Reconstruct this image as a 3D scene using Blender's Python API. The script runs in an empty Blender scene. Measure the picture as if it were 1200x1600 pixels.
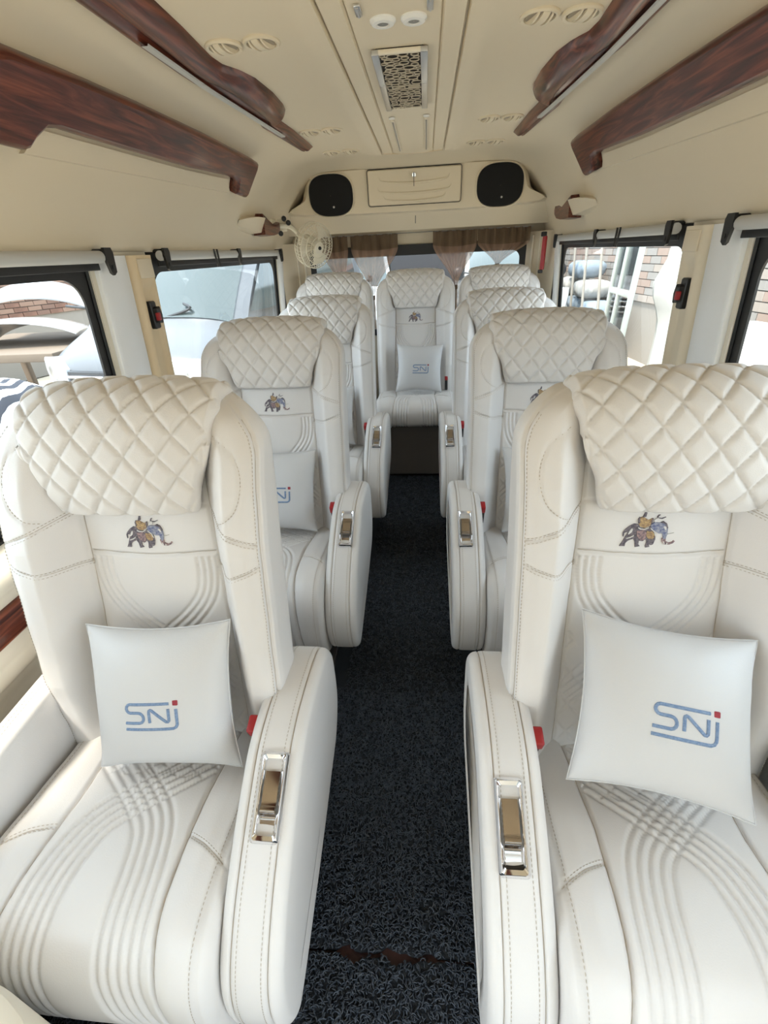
import bpy, bmesh, math, random
import numpy as np
from mathutils import Vector, Matrix

random.seed(7); RNG = np.random.default_rng(7)
SC = bpy.context.scene
COL = SC.collection

# ------------------------------------------------------------------ camera
cam_d = bpy.data.cameras.new('camera'); cam = bpy.data.objects.new('camera', cam_d); COL.objects.link(cam)
cam_d.sensor_fit = 'AUTO'; cam_d.sensor_width = 36.0; cam_d.lens = 718.08 / 1600 * 36
cam_d.clip_start = 0.02; cam_d.clip_end = 200
_p, _y, _r = math.radians(29.49), math.radians(5.96), math.radians(-2.94)
_f = Vector((-math.sin(_y) * math.cos(_p), math.cos(_y) * math.cos(_p), -math.sin(_p)))
_ri = Vector((math.cos(_y), math.sin(_y), 0)); _up = _ri.cross(_f)
_r2 = math.cos(_r) * _ri + math.sin(_r) * _up; _u2 = -math.sin(_r) * _ri + math.cos(_r) * _up
cam.matrix_world = Matrix(((_r2.x, _u2.x, -_f.x, 0.0658), (_r2.y, _u2.y, -_f.y, 0.0), (_r2.z, _u2.z, -_f.z, 1.35), (0, 0, 0, 1)))
SC.camera = cam

# ------------------------------------------------------------------ world, light, exposure
SC.view_settings.view_transform = 'Standard'; SC.view_settings.look = 'None'
SC.view_settings.gamma = 1.0; SC.view_settings.use_curve_mapping = False
SC.view_settings.exposure = 1.0
W = bpy.data.worlds.new('overcast_sky'); SC.world = W; W.use_nodes = True
bg = W.node_tree.nodes['Background']; bg.inputs[0].default_value = (0.76, 0.89, 1.0, 1); bg.inputs[1].default_value = 2.6
sun_d = bpy.data.lights.new('sun', 'SUN'); sun = bpy.data.objects.new('sun', sun_d); COL.objects.link(sun)
sun_d.energy = 4.5; sun_d.angle = math.radians(12); sun_d.color = (1.0, 0.90, 0.77)
sun.rotation_euler = Vector((0.30, 0.28, -0.90)).to_track_quat('-Z', 'Y').to_euler()

def portal(name, loc, normal, sx, sy):
    d = bpy.data.lights.new(name, 'AREA'); d.shape = 'RECTANGLE'; d.size = sx; d.size_y = sy
    d.cycles.is_portal = True
    o = bpy.data.objects.new(name, d); COL.objects.link(o); o.location = loc
    o.rotation_euler = Vector(normal).to_track_quat('-Z', 'Y').to_euler()
for sg in (-1, 1):
    for ya, yb in ((0.16, 1.36), (1.67, 3.2)):
        portal('portal_side', (sg * 0.95, (ya + yb) / 2, 1.10), (-sg, 0, 0), yb - ya, 0.62)
    portal('portal_cab_door', (sg * 0.97, -.685, 0.69), (-sg, 0, 0), 1.13, 1.40)
portal('portal_back', (0, 3.66, 1.12), (0, -1, 0), 1.46, 0.56)
portal('portal_front', (0, -1.32, 1.13), (0, 1, 0), 1.70, 0.80)

# ------------------------------------------------------------------ helpers
def tag(o, label=None, cat=None, group=None, kind=None):
    if label: o['label'] = label
    if cat: o['category'] = cat
    if group: o['group'] = group
    if kind: o['kind'] = kind
    return o

def empty(name, loc=(0, 0, 0), rot=(0, 0, 0), parent=None):
    o = bpy.data.objects.new(name, None); COL.objects.link(o)
    o.location = loc; o.rotation_euler = rot; o.empty_display_size = 0.05
    if parent: o.parent = parent
    return o

def link(name, me, parent=None, loc=None, rot=None):
    o = bpy.data.objects.new(name, me); COL.objects.link(o)
    if name == 'seam_stitching': o['kind'] = 'stuff'          # hundreds of tiny stitches
    if parent: o.parent = parent
    if loc is not None: o.location = loc
    if rot is not None: o.rotation_euler = rot
    return o

def copy_tree(o, parent=None):
    c = o.copy(); COL.objects.link(c); c.parent = parent
    for ch in list(o.children): copy_tree(ch, c)
    return c

class MB:
    """collects shapes for one mesh"""
    def __init__(s): s.v = []; s.f = []; s.m = []; s.n = 0
    def add(s, V, F, mi=0):
        V = np.asarray(V, float).reshape(-1, 3); b = s.n
        s.v.append(V); s.n += len(V)
        for f in F: s.f.append(tuple(int(i) + b for i in f)); s.m.append(mi)
        return s
    def box(s, c, d, rot=None, mi=0, bev=0.0):
        hx, hy, hz = d[0] / 2, d[1] / 2, d[2] / 2
        if bev > 0:
            b = min(bev, hx * .95, hy * .95, hz * .95)
            bm = bmesh.new(); bmesh.ops.create_cube(bm, size=1)
            for v in bm.verts: v.co = (v.co.x * d[0], v.co.y * d[1], v.co.z * d[2])
            bmesh.ops.bevel(bm, geom=list(bm.edges), offset=b, segments=3, affect='EDGES', profile=0.5)
            bm.verts.index_update(); V = np.array([v.co[:] for v in bm.verts]); F = [[v.index for v in f.verts] for f in bm.faces]; bm.free()
        else:
            V = np.array([(x, y, z) for x in (-hx, hx) for y in (-hy, hy) for z in (-hz, hz)])
            F = [(0, 1, 3, 2), (4, 6, 7, 5), (0, 4, 5, 1), (2, 3, 7, 6), (0, 2, 6, 4), (1, 5, 7, 3)]
        if rot is not None: V = V @ np.array(rot).T
        return s.add(V + np.array(c), F, mi)
    def tube(s, pts, r, n=8, mi=0, cap=True, closed=False):
        P = np.array(pts, float); k = len(P); rr = np.broadcast_to(np.asarray(r, float), (k,))
        if closed: T = np.roll(P, -1, 0) - np.roll(P, 1, 0)
        else: T = np.gradient(P, axis=0)
        T /= np.linalg.norm(T, axis=1)[:, None] + 1e-12
        a = np.array([0, 0, 1.0]) if abs(T[0][2]) < .9 else np.array([1.0, 0, 0])
        N = np.zeros_like(P); x = np.cross(T[0], a); N[0] = x / np.linalg.norm(x)
        for i in range(1, k):
            x = N[i - 1] - T[i] * (N[i - 1] @ T[i]); N[i] = x / (np.linalg.norm(x) + 1e-12)
        B = np.cross(T, N); th = np.linspace(0, 2 * math.pi, n, endpoint=False)
        V = P[:, None] + rr[:, None, None] * (np.cos(th)[None, :, None] * N[:, None] + np.sin(th)[None, :, None] * B[:, None])
        F = []
        for i in range(k if closed else k - 1):
            j = (i + 1) % k
            for q in range(n): F.append((i * n + q, i * n + (q + 1) % n, j * n + (q + 1) % n, j * n + q))
        if cap and not closed: F.append(tuple(range(n))[::-1]); F.append(tuple((k - 1) * n + q for q in range(n)))
        return s.add(V.reshape(-1, 3), F, mi)
    def prism(s, poly, h0, h1, fr=None, mi=0, inset=0.0):
        """poly in local (a,b); extruded along local c from h0 to h1; fr = 4x4-like (origin, A, B, C)"""
        P = np.array(poly, float); k = len(P)
        O, A, B, C = [np.array(q, float) for q in (fr or ((0, 0, 0), (1, 0, 0), (0, 1, 0), (0, 0, 1)))]
        cen = P.mean(0)
        lo = P; hi = P
        if inset:
            hi = offset_poly(P, -inset)
        V = []
        for Q, h in ((lo, h0), (lo, h1 - inset if inset else h1), (hi, h1)):
            V.append(O + Q[:, :1] * A + Q[:, 1:] * B + h * C)
        V = np.concatenate(V)
        F = [tuple(range(k))[::-1], tuple(2 * k + i for i in range(k))]
        for r in range(2):
            for i in range(k):
                j = (i + 1) % k; F.append((r * k + i, r * k + j, (r + 1) * k + j, (r + 1) * k + i))
        return s.add(V, F, mi)
    def grid(s, V, mi=0, closeu=False, closev=False):
        V = np.asarray(V, float); nu, nv = V.shape[:2]
        F = []
        for i in range(nu if closeu else nu - 1):
            i2 = (i + 1) % nu
            for j in range(nv if closev else nv - 1):
                j2 = (j + 1) % nv; F.append((i * nv + j, i2 * nv + j, i2 * nv + j2, i * nv + j2))
        return s.add(V.reshape(-1, 3), F, mi)
    def ball(s, c, r, n=12, m=8, mi=0):
        th = np.linspace(0, math.pi, m); ph = np.linspace(0, 2 * math.pi, n, endpoint=False)
        r = np.broadcast_to(np.asarray(r, float), (3,))
        V = np.stack([np.sin(th)[:, None] * np.cos(ph), np.sin(th)[:, None] * np.sin(ph), np.cos(th)[:, None] * np.ones(n)], -1) * r + np.array(c)
        return s.grid(V, mi, closev=True)
    def disc(s, c, r, axis, n=24, mi=0):
        ax = np.array(axis, float); ax /= np.linalg.norm(ax)
        a = np.cross(ax, (0, 0, 1.0)) if abs(ax[2]) < .9 else np.cross(ax, (1.0, 0, 0)); a /= np.linalg.norm(a); b = np.cross(ax, a)
        th = np.linspace(0, 2 * math.pi, n, endpoint=False)
        V = np.array(c) + r * (np.cos(th)[:, None] * a + np.sin(th)[:, None] * b)
        return s.add(V, [tuple(range(n))], mi)
    def lathe(s, prof, c, axis, n=24, mi=0):
        ax = np.array(axis, float); ax /= np.linalg.norm(ax)
        a = np.cross(ax, (0, 0, 1.0)) if abs(ax[2]) < .9 else np.cross(ax, (1.0, 0, 0)); a /= np.linalg.norm(a); b = np.cross(ax, a)
        th = np.linspace(0, 2 * math.pi, n, endpoint=False)
        V = np.array([[np.array(c) + h * ax + r * (math.cos(t) * a + math.sin(t) * b) for t in th] for r, h in prof])
        return s.grid(V, mi, closev=True)
    def mesh(s, name, mats, smooth=True, auto=None):
        me = bpy.data.meshes.new(name); V = np.concatenate(s.v)
        me.from_pydata(V.tolist(), [], s.f)
        for m in (mats if isinstance(mats, (list, tuple)) else [mats]): me.materials.append(m)
        if any(s.m): me.polygons.foreach_set('material_index', s.m)
        bm = bmesh.new(); bm.from_mesh(me); bmesh.ops.recalc_face_normals(bm, faces=bm.faces); bm.to_mesh(me); bm.free()
        if smooth:
            me.polygons.foreach_set('use_smooth', [True] * len(me.polygons))
            if auto: me.set_sharp_from_angle(angle=math.radians(auto))
        me.update(); return me
    def build(s, name, mats, parent=None, smooth=True, auto=35, loc=None, rot=None):
        return link(name, s.mesh(name, mats, smooth, auto), parent, loc, rot)

def offset_poly(P, d):
    """positive d grows (for counter-clockwise or clockwise polygons alike)"""
    P = np.array(P, float); a = np.roll(P, 1, 0); b = np.roll(P, -1, 0)
    e1 = P - a; e2 = b - P
    n1 = np.stack([e1[:, 1], -e1[:, 0]], 1); n2 = np.stack([e2[:, 1], -e2[:, 0]], 1)
    n1 /= np.linalg.norm(n1, axis=1)[:, None] + 1e-12; n2 /= np.linalg.norm(n2, axis=1)[:, None] + 1e-12
    n = n1 + n2; n /= np.linalg.norm(n, axis=1)[:, None] + 1e-9
    k = d / np.maximum((n * n1).sum(1), .45)
    area = 0.5 * np.sum(P[:, 0] * np.roll(P[:, 1], -1) - np.roll(P[:, 0], -1) * P[:, 1])
    return P + n * (k * (1 if area > 0 else -1))[:, None]

def rrect(w, h, r, n=6):
    r = min(r, w / 2 * .999, h / 2 * .999); out = []
    for cx, cy, a0 in ((w / 2 - r, h / 2 - r, 0), (-w / 2 + r, h / 2 - r, 90), (-w / 2 + r, -h / 2 + r, 180), (w / 2 - r, -h / 2 + r, 270)):
        for i in range(n + 1):
            a = math.radians(a0 + 90 * i / n); out.append((cx + r * math.cos(a), cy + r * math.sin(a)))
    return out

def catmull(P, n=8, closed=False):
    P = np.array(P, float); out = []; k = len(P)
    for i in range(k if closed else k - 1):
        p0 = P[(i - 1) % k] if closed or i > 0 else 2 * P[0] - P[1]
        p1 = P[i]; p2 = P[(i + 1) % k]
        p3 = P[(i + 2) % k] if closed or i + 2 < k else 2 * P[-1] - P[-2]
        for q in range(n):
            t = q / n
            out.append(0.5 * (2 * p1 + (p2 - p0) * t + (2 * p0 - 5 * p1 + 4 * p2 - p3) * t * t + (3 * p1 - p0 - 3 * p2 + p3) * t ** 3))
    if not closed: out.append(P[-1])
    return np.array(out)

def resample(P, n):
    P = np.array(P, float); d = np.r_[0, np.cumsum(np.linalg.norm(np.diff(P, axis=0), axis=1))]
    t = np.linspace(0, d[-1], n); return np.stack([np.interp(t, d, P[:, i]) for i in range(P.shape[1])], 1)

def sstep(x, a, b):
    t = np.clip((x - a) / (b - a), 0, 1); return t * t * (3 - 2 * t)

def groove(A, B, poly, w, depth, stitch=0.0):
    """sum-free groove field at points (A,B) for a polyline; returns positive inward depth"""
    out = np.zeros(A.shape); poly = np.asarray(poly, float)
    m = (A > poly[:, 0].min() - 3 * w) & (A < poly[:, 0].max() + 3 * w) & (B > poly[:, 1].min() - 3 * w) & (B < poly[:, 1].max() + 3 * w)
    if not m.any(): return out
    a = A[m]; b = B[m]; best = np.full(a.shape, 1e9); arc = np.zeros(a.shape); L = 0
    for (x0, y0), (x1, y1) in zip(poly[:-1], poly[1:]):
        dx, dy = x1 - x0, y1 - y0; l = math.hypot(dx, dy)
        if l < 1e-9: continue
        t = np.clip(((a - x0) * dx + (b - y0) * dy) / (l * l), 0, 1)
        d = np.hypot(a - x0 - t * dx, b - y0 - t * dy); k = d < best
        best[k] = d[k]; arc[k] = L + t[k] * l; L += l
    g = depth * np.exp(-(best / w) ** 2)
    if stitch: g *= 1 - stitch * (0.5 + 0.5 * np.cos(arc * 2 * math.pi / 0.0065))
    out[m] = g
    return out

def fastgrid(name, V, mats, closev=False, parent=None, extra=None):
    """big regular grid mesh"""
    nu, nv = V.shape[:2]
    i = np.arange(nu - 1)[:, None]; j = np.arange(nv if closev else nv - 1)[None, :]; j2 = (j + 1) % nv
    q = np.stack([i * nv + j, i * nv + j2, (i + 1) * nv + j2, (i + 1) * nv + j], -1).reshape(-1, 4)
    F = q.tolist()
    if extra: F += extra
    me = bpy.data.meshes.new(name); me.from_pydata(V.reshape(-1, 3).tolist(), [], F)
    for m in (mats if isinstance(mats, (list, tuple)) else [mats]): me.materials.append(m)
    me.polygons.foreach_set('use_smooth', [True] * len(me.polygons)); me.update()
    return me

# ------------------------------------------------------------------ materials
MATS = {}
def mat(name, col, rough=0.5, metal=0.0, bump=0.0, bscale=200.0, var=0.0, vscale=6.0, coat=0.0, spec=0.5, col2=None, sheen=0.0):
    m = bpy.data.materials.new(name); m.use_nodes = True; nt = m.node_tree; N = nt.nodes; P = N['Principled BSDF']
    P.inputs['Base Color'].default_value = (*col, 1); P.inputs['Roughness'].default_value = rough; P.inputs['Metallic'].default_value = metal
    P.inputs['Coat Weight'].default_value = coat; P.inputs['Specular IOR Level'].default_value = spec
    if sheen: P.inputs['Sheen Weight'].default_value = sheen
    tc = N.new('ShaderNodeTexCoord')
    if var or col2:
        n = N.new('ShaderNodeTexNoise'); n.inputs['Scale'].default_value = vscale; n.inputs['Detail'].default_value = 5
        nt.links.new(tc.outputs['Object'], n.inputs['Vector'])
        r = N.new('ShaderNodeValToRGB'); c2 = col2 or tuple(c * (1 - var) for c in col)
        r.color_ramp.elements[0].color = (*c2, 1); r.color_ramp.elements[1].color = (*col, 1)
        r.color_ramp.elements[0].position = .35; r.color_ramp.elements[1].position = .65
        nt.links.new(n.outputs['Fac'], r.inputs[0]); nt.links.new(r.outputs[0], P.inputs['Base Color'])
    if bump:
        n = N.new('ShaderNodeTexNoise'); n.inputs['Scale'].default_value = bscale; n.inputs['Detail'].default_value = 4
        nt.links.new(tc.outputs['Object'], n.inputs['Vector'])
        b = N.new('ShaderNodeBump'); b.inputs['Strength'].default_value = bump; b.inputs['Distance'].default_value = 0.002
        nt.links.new(n.outputs['Fac'], b.inputs['Height']); nt.links.new(b.outputs[0], P.inputs['Normal'])
    MATS[name] = m; return m

def wood_mat(name, axis='Y'):
    m = bpy.data.materials.new(name); m.use_nodes = True; nt = m.node_tree; N = nt.nodes; P = N['Principled BSDF']
    tc = N.new('ShaderNodeTexCoord'); mp = N.new('ShaderNodeMapping')
    mp.inputs['Scale'].default_value = (11, 0.75, 11)
    n = N.new('ShaderNodeTexNoise'); n.inputs['Scale'].default_value = 4.5; n.inputs['Detail'].default_value = 7; n.inputs['Distortion'].default_value = 1.8
    r = N.new('ShaderNodeValToRGB'); e = r.color_ramp.elements
    e[0].position = .3; e[0].color = (0.030, 0.008, 0.005, 1); e[1].position = .70; e[1].color = (0.23, 0.065, 0.032, 1)
    x = e.new(.5); x.color = (0.11, 0.026, 0.015, 1)
    nt.links.new(tc.outputs['Object'], mp.inputs[0]); nt.links.new(mp.outputs[0], n.inputs['Vector']); nt.links.new(n.outputs['Fac'], r.inputs[0])
    nt.links.new(r.outputs[0], P.inputs['Base Color'])
    P.inputs['Roughness'].default_value = .30; P.inputs['Specular IOR Level'].default_value = .4; P.inputs['Coat Weight'].default_value = .25; P.inputs['Coat Roughness'].default_value = .08
    MATS[name] = m; return m

def glass_mat(name, tint=(1, 1, 1), refl=0.06):
    m = bpy.data.materials.new(name); m.use_nodes = True; nt = m.node_tree; N = nt.nodes
    N.remove(N['Principled BSDF']); out = N['Material Output']
    t = N.new('ShaderNodeBsdfTransparent'); t.inputs[0].default_value = (*tint, 1)
    g = N.new('ShaderNodeBsdfGlossy'); g.inputs['Roughness'].default_value = .02
    lw = N.new('ShaderNodeFresnel'); lw.inputs['IOR'].default_value = 1.35
    mx = N.new('ShaderNodeMixShader'); nt.links.new(lw.outputs[0], mx.inputs[0]); nt.links.new(t.outputs[0], mx.inputs[1]); nt.links.new(g.outputs[0], mx.inputs[2])
    nt.links.new(mx.outputs[0], out.inputs['Surface']); MATS[name] = m; return m

def sheer_mat(name, col, alpha):
    m = bpy.data.materials.new(name); m.use_nodes = True; nt = m.node_tree; N = nt.nodes
    N.remove(N['Principled BSDF']); out = N['Material Output']
    t = N.new('ShaderNodeBsdfTransparent')
    d = N.new('ShaderNodeBsdfDiffuse'); d.inputs[0].default_value = (*col, 1)
    tr = N.new('ShaderNodeBsdfTranslucent'); tr.inputs[0].default_value = (*col, 1)
    a = N.new('ShaderNodeMixShader'); a.inputs[0].default_value = .5; nt.links.new(d.outputs[0], a.inputs[1]); nt.links.new(tr.outputs[0], a.inputs[2])
    mx = N.new('ShaderNodeMixShader'); mx.inputs[0].default_value = alpha
    nt.links.new(t.outputs[0], mx.inputs[1]); nt.links.new(a.outputs[0], mx.inputs[2]); nt.links.new(mx.outputs[0], out.inputs['Surface'])
    MATS[name] = m; return m

leather = mat('ivory_leather', (0.735, 0.71, 0.69), .42, bump=.12, bscale=420, var=.03, vscale=5)
suede = mat('ivory_perforated_suede', (0.69, 0.66, 0.63), .62, bump=.25, bscale=650, sheen=.2)
pleather = mat('white_pillow_leatherette', (0.63, 0.63, 0.635), .48, bump=.12, bscale=420)
cream = mat('cream_moulding', (0.77, 0.675, 0.515), .5, bump=.05, bscale=500)
creampale = mat('pale_cream_plastic', (0.80, 0.73, 0.60), .45)
whitepaint = mat('white_paint', (0.90, 0.91, 0.91), .35)
ochre = mat('ochre_edge_and_sun_tint', (0.76, 0.60, 0.38), .45)
wood = wood_mat('glossy_mahogany_print')
black = mat('black_plastic', (0.012, 0.012, 0.013), .42)
blackcloth = mat('black_speaker_cloth', (0.006, 0.006, 0.006), .9, bump=.3, bscale=900)
chrome = mat('chrome', (0.86, 0.86, 0.88), .07, metal=1)
steel = mat('brushed_steel', (0.62, 0.62, 0.62), .3, metal=1)
dark = mat('dark_slot', (0.02, 0.018, 0.017), .5)
darkmetal = mat('dark_seat_frame', (0.06, 0.05, 0.045), .5, metal=.4)
red = mat('red_plastic', (0.36, 0.014, 0.018), .4)
greyroll = mat('grey_blind_roller', (0.55, 0.55, 0.53), .45)
diffuser = mat('frosted_light_strip', (0.55, 0.56, 0.55), .4)
ventwhite = mat('vent_plastic', (0.77, 0.68, 0.52), .4)
lampwhite = mat('lamp_ring_white', (0.84, 0.84, 0.82), .35)
matbase = mat('mat_backing', (0.016, 0.019, 0.024), .9, bump=1.0, bscale=160)
matcoil = mat('vinyl_coil_strands', (0.062, 0.074, 0.094), .5, col2=(0.04, 0.048, 0.062), vscale=40)
floorred = mat('dark_red_floor_vinyl', (0.06, 0.018, 0.014), .6, var=.4, vscale=30)
riserm = mat('grey_brown_riser_vinyl', (0.15, 0.132, 0.118), .6, bump=.2, bscale=200)
seam = mat('stitch_thread', (0.50, 0.44, 0.37), .7)
glass = glass_mat('clear_window_glass', (0.93, 0.96, 0.96))
valance = sheer_mat('brown_curtain_heading', (0.24, 0.17, 0.115), .90)
sheer = sheer_mat('sheer_brown_voile', (0.50, 0.34, 0.25), .62)
el_dark = mat('embroidery_slate', (0.075, 0.065, 0.085), .7, bump=.5, bscale=900, col2=(0.22, 0.19, 0.21), vscale=260)
el_blue = mat('embroidery_blue', (0.10, 0.12, 0.24), .7, col2=(0.35, 0.36, 0.42), vscale=240)
el_gold = mat('embroidery_gold', (0.52, 0.36, 0.17), .65, col2=(0.2, 0.12, 0.08), vscale=260)
el_rose = mat('embroidery_rose', (0.42, 0.28, 0.27), .7, col2=(0.12, 0.09, 0.11), vscale=260)
el_white = mat('embroidery_white', (0.66, 0.64, 0.62), .7)
logo_blue = mat('embroidery_sky_blue', (0.15, 0.235, 0.40), .6, bump=.6, bscale=700, col2=(0.24, 0.33, 0.48), vscale=300)
logo_red = mat('embroidery_red', (0.33, 0.03, 0.045), .6, bump=.6, bscale=700)

# ------------------------------------------------------------------ the van shell
def extr(mb, prof, y0, y1, ny=2, mi=0):
    """profile (x,z) points swept along y"""
    P = np.array(prof, float); ys = np.linspace(y0, y1, ny)
    V = np.stack([np.stack([P[:, 0], np.full(len(P), y), P[:, 1]], 1) for y in ys])
    return mb.grid(V, mi)

YF, YB = -1.25, 3.56
fl = MB().box((0, (YF + YB) / 2, -0.048), (1.86, YB - YF, 0.06)).build('floor', floorred, smooth=False); tag(fl, kind='structure')

# ceiling + curved headlining down to the tops of the windows
half = [(0.0, 1.792), (0.098, 1.792), (0.102, 1.797), (0.106, 1.788), (0.150, 1.785), (0.1535, 1.796), (0.157, 1.796), (0.160, 1.783), (0.185, 1.776), (0.215, 1.779), (0.245, 1.789), (0.33, 1.792), (0.44, 1.789)]
curve = catmull([(0.44, 1.789), (0.56, 1.777), (0.645, 1.74), (0.705, 1.675), (0.76, 1.585), (0.805, 1.49), (0.833, 1.42), (0.842, 1.395), (0.855, 1.385), (0.88, 1.385)], 7)[1:]
half = np.array(half + curve.tolist())
full = np.concatenate([half[::-1] * [-1, 1], half[1:]])
mbc = MB()
ys = np.r_[np.linspace(YF, 2.86, 24), np.linspace(2.88, 3.56, 30)]
V = []
for y in ys:
    P = full.copy()
    k = sstep(y, 2.90, 2.955)                        # the middle panel ends
    ctr = np.abs(P[:, 0]) < 0.25
    P[ctr, 1] = P[ctr, 1] * (1 - k) + 1.782 * k
    d = sstep(y, 2.98, 3.35) * 0.05                   # headlining dips toward the rear console
    P[:, 1] -= d * sstep(P[:, 1], 1.45, 1.75)
    V.append(np.stack([P[:, 0], np.full(len(P), y), P[:, 1]], 1))
mbc.grid(np.array(V))
mbc.box((0, (YF + YB) / 2, 1.835), (1.5, YB - YF, 0.02))
ceil = mbc.build('ceiling', cream, auto=40); tag(ceil, kind='structure')
rim = MB().tube([(-0.15, 2.925, 1.786), (-0.06, 2.955, 1.785), (0.06, 2.955, 1.785), (0.15, 2.925, 1.786)], 0.004, 8).build('panel_edge', ochre, ceil)

# side walls
WIN = ((0.16, 1.365), (1.672, 3.20))
def make_wall(sg, side):
    mb = MB()
    prof = catmull([(0.86, 0.0), (0.862, 0.12), (0.866, 0.46), (0.85, 0.545), (0.832, 0.575), (0.832, 0.605), (0.842, 0.63), (0.842, 0.725), (0.838, 0.75), (0.85, 0.775), (0.885, 0.80), (0.905, 0.812), (0.93, 0.815)], 5)
    extr(mb, prof * [sg, 1], -.12, YB, 10)
    # pillars, slightly leaning in at the top
    for y0, y1 in ((-0.12, 0.16), (1.365, 1.672), (3.20, YB)):
        ny = 6; yy = np.linspace(y0, y1, ny)
        zz = np.linspace(0.80, 1.40, 8)
        Vp = np.array([[(sg * (0.893 - (z - 0.80) * 0.062), y, z) for z in zz] for y in yy])
        mb.grid(Vp)
        for y in (y0, y1):
            mb.add([(sg * 0.893, y, 0.80), (sg * 0.909, y, 0.80), (sg * 0.871, y, 1.42), (sg * 0.855, y, 1.42)], [(0, 1, 2, 3)])
    # outer skin above the windows
    mb.box((sg * 0.90, (YF + YB) / 2, 1.425), (0.10, YB - YF, 0.075))
    w = mb.build('wall_' + side, creampale, auto=40); tag(w, kind='structure')
    # mahogany strip under the sill
    s = MB(); pr = catmull([(0.842, 0.645), (0.832, 0.650), (0.827, 0.68), (0.832, 0.712), (0.842, 0.718)], 5)
    extr(s, pr * [sg, 1], -.11, 3.2, 3); s.build('wood_strip', wood, w)
    return w
wall_left = make_wall(-1, 'left'); wall_right = make_wall(1, 'right')

def wx(z): return 0.893 - (z - 0.80) * 0.062       # inner surface of pillars

def make_window(n, sg, y0, y1):
    root = empty('window_%d' % n, (sg * 0.9, (y0 + y1) / 2, 0.82)); tag(root, kind='structure')
    yc = (y0 + y1) / 2; w = y1 - y0; z0, z1 = 0.815, 1.392; h = z1 - z0
    A = np.array((0, 1.0, 0)); Bv = np.array((-sg * 0.062, 0, 1.0)); Cn = np.array((-sg, 0, -0.062)); O = np.array((sg * (wx(z0) + 0.018), yc, z0 + h / 2)) + np.array((-sg * .062 * h / 2, 0, 0))
    outer = np.array(rrect(w + .02, h + .02, .02, 8)); inner = np.array(rrect(w - .07, h - .105, .075, 8)) + [0, -0.016]
    k = len(outer); V = []
    for P, c in ((outer, 0), (outer, .006), (inner, .006), (inner, 0)): V.append(O + P[:, :1] * A + P[:, 1:] * Bv + c * Cn)
    V = np.array(V) - np.array(root.location)
    f = MB(); f.grid(V, closeu=True, closev=True); f.build('window_frame', black, root)
    p = MB(); V2 = O + (outer * .985)[:, :1] * A + (outer * .985)[:, 1:] * Bv - .004 * Cn - np.array(root.location)
    p.add(V2, [tuple(range(k))]); p.build('pane', glass, root, smooth=False)
    # rubber lip along the sill and posts
    g = MB(); P = np.array(rrect(w + .005, h + .005, .03, 8)); g.tube(O + P[:, :1] * A + P[:, 1:] * Bv + .008 * Cn - np.array(root.location), .007, 6, closed=True); g.build('rubber_seal', black, root)
    return root
make_window(1, -1, *WIN[0]); make_window(2, -1, *WIN[1]); make_window(3, 1, *WIN[0]); make_window(4, 1, *WIN[1])

# white posts and moulded pillar covers with belt reels
def pillar_set(sg, side):
    z0, z1 = 0.80, 1.375
    def slab(name, y0, y1, t, m, r=.012):
        mb = MB(); zs = np.linspace(z0, z1, 10)
        pr = [(0, y0), (t * .7, y0 + .002), (t, y0 + r), (t, y1 - r), (t * .7, y1 - .002), (0, y1)]
        V = np.array([[(sg * (wx(z) + .002 - a), b, z) for a, b in pr] for z in zs]); mb.grid(V)
        return mb, name, m
    mb, n, m = slab('window_post', 1.385, 1.535, .02, whitepaint)
    tag(mb.build('window_post', m), 'white painted post beside the cream pillar cover on the %s wall' % side, 'post', 'white window posts')
    mb, n, m = slab('window_post', 3.205, 3.30, .02, whitepaint)
    tag(mb.build('window_post', m), 'white painted post at the rear end of the %s windows' % side, 'post', 'white window posts')
    root = empty('pillar_cover', (sg * 0.875, 1.60, 0.80)); L = np.array(root.location)
    # moulded cover: raised borders, a sunken channel, a small plate on top
    mb = MB(); zs = np.linspace(z0, z1, 40); us = np.linspace(0, 1, 25)
    V = []
    for z in zs:
        row = []
        for u in us:
            y = 1.535 + u * (1.672 - 1.535)
            t = .032 * (1 - (2 * u - 1) ** 8)
            ch = sstep(np.array(u), .22, .32) * (1 - sstep(np.array(u), .68, .78)) * sstep(np.array(1.30 - z), 0.0, .03)
            t = t - .014 * float(ch)
            row.append((sg * (wx(z) + .002 - t), y, z))
        V.append(row)
    mb.grid(np.array(V) - L); mb.build('moulded_shell', cream if sg > 0 else ochre, root)  # left shell is ochre to paint in the warm sun bounce
    mb = MB(); mb.box(np.array((sg * (wx(1.335) - .031), 1.603, 1.338)) - L, (.006, .085, .055), bev=.003); mb.build('cover_plate', cream, root)
    tag(root, 'moulded cream pillar cover with a sunken channel on the %s wall' % side, 'pillar cover', 'pillar covers')
    r = empty('belt_reel', (sg * (wx(1.2) - .018), 1.60, 1.2)); q = np.array(r.location)
    mb = MB(); mb.prism(rrect(.034, .085, .006, 4), 0, .016, ((0, 0, 0), (0, 1, 0), (0, 0, 1), (-sg, 0, 0)), inset=.003)
    mb.prism([(-.006, -.02), (.014, -.026), (.020, 0), (.014, .026), (-.006, .02)], .014, .034, ((0, -.008, 0), (0, 1, 0), (0, 0, 1), (-sg, 0, 0)), inset=.003)
    mb.build('reel_body', black, r)
    MB().box((-sg * .030, -.012, -.004), (.012, .016, .024), bev=.003).build('release_button', red, r)
    tag(r, 'black seat belt bracket with a red button on the %s pillar' % side, 'belt bracket', 'belt brackets')
pillar_set(-1, 'left'); pillar_set(1, 'right')

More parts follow.
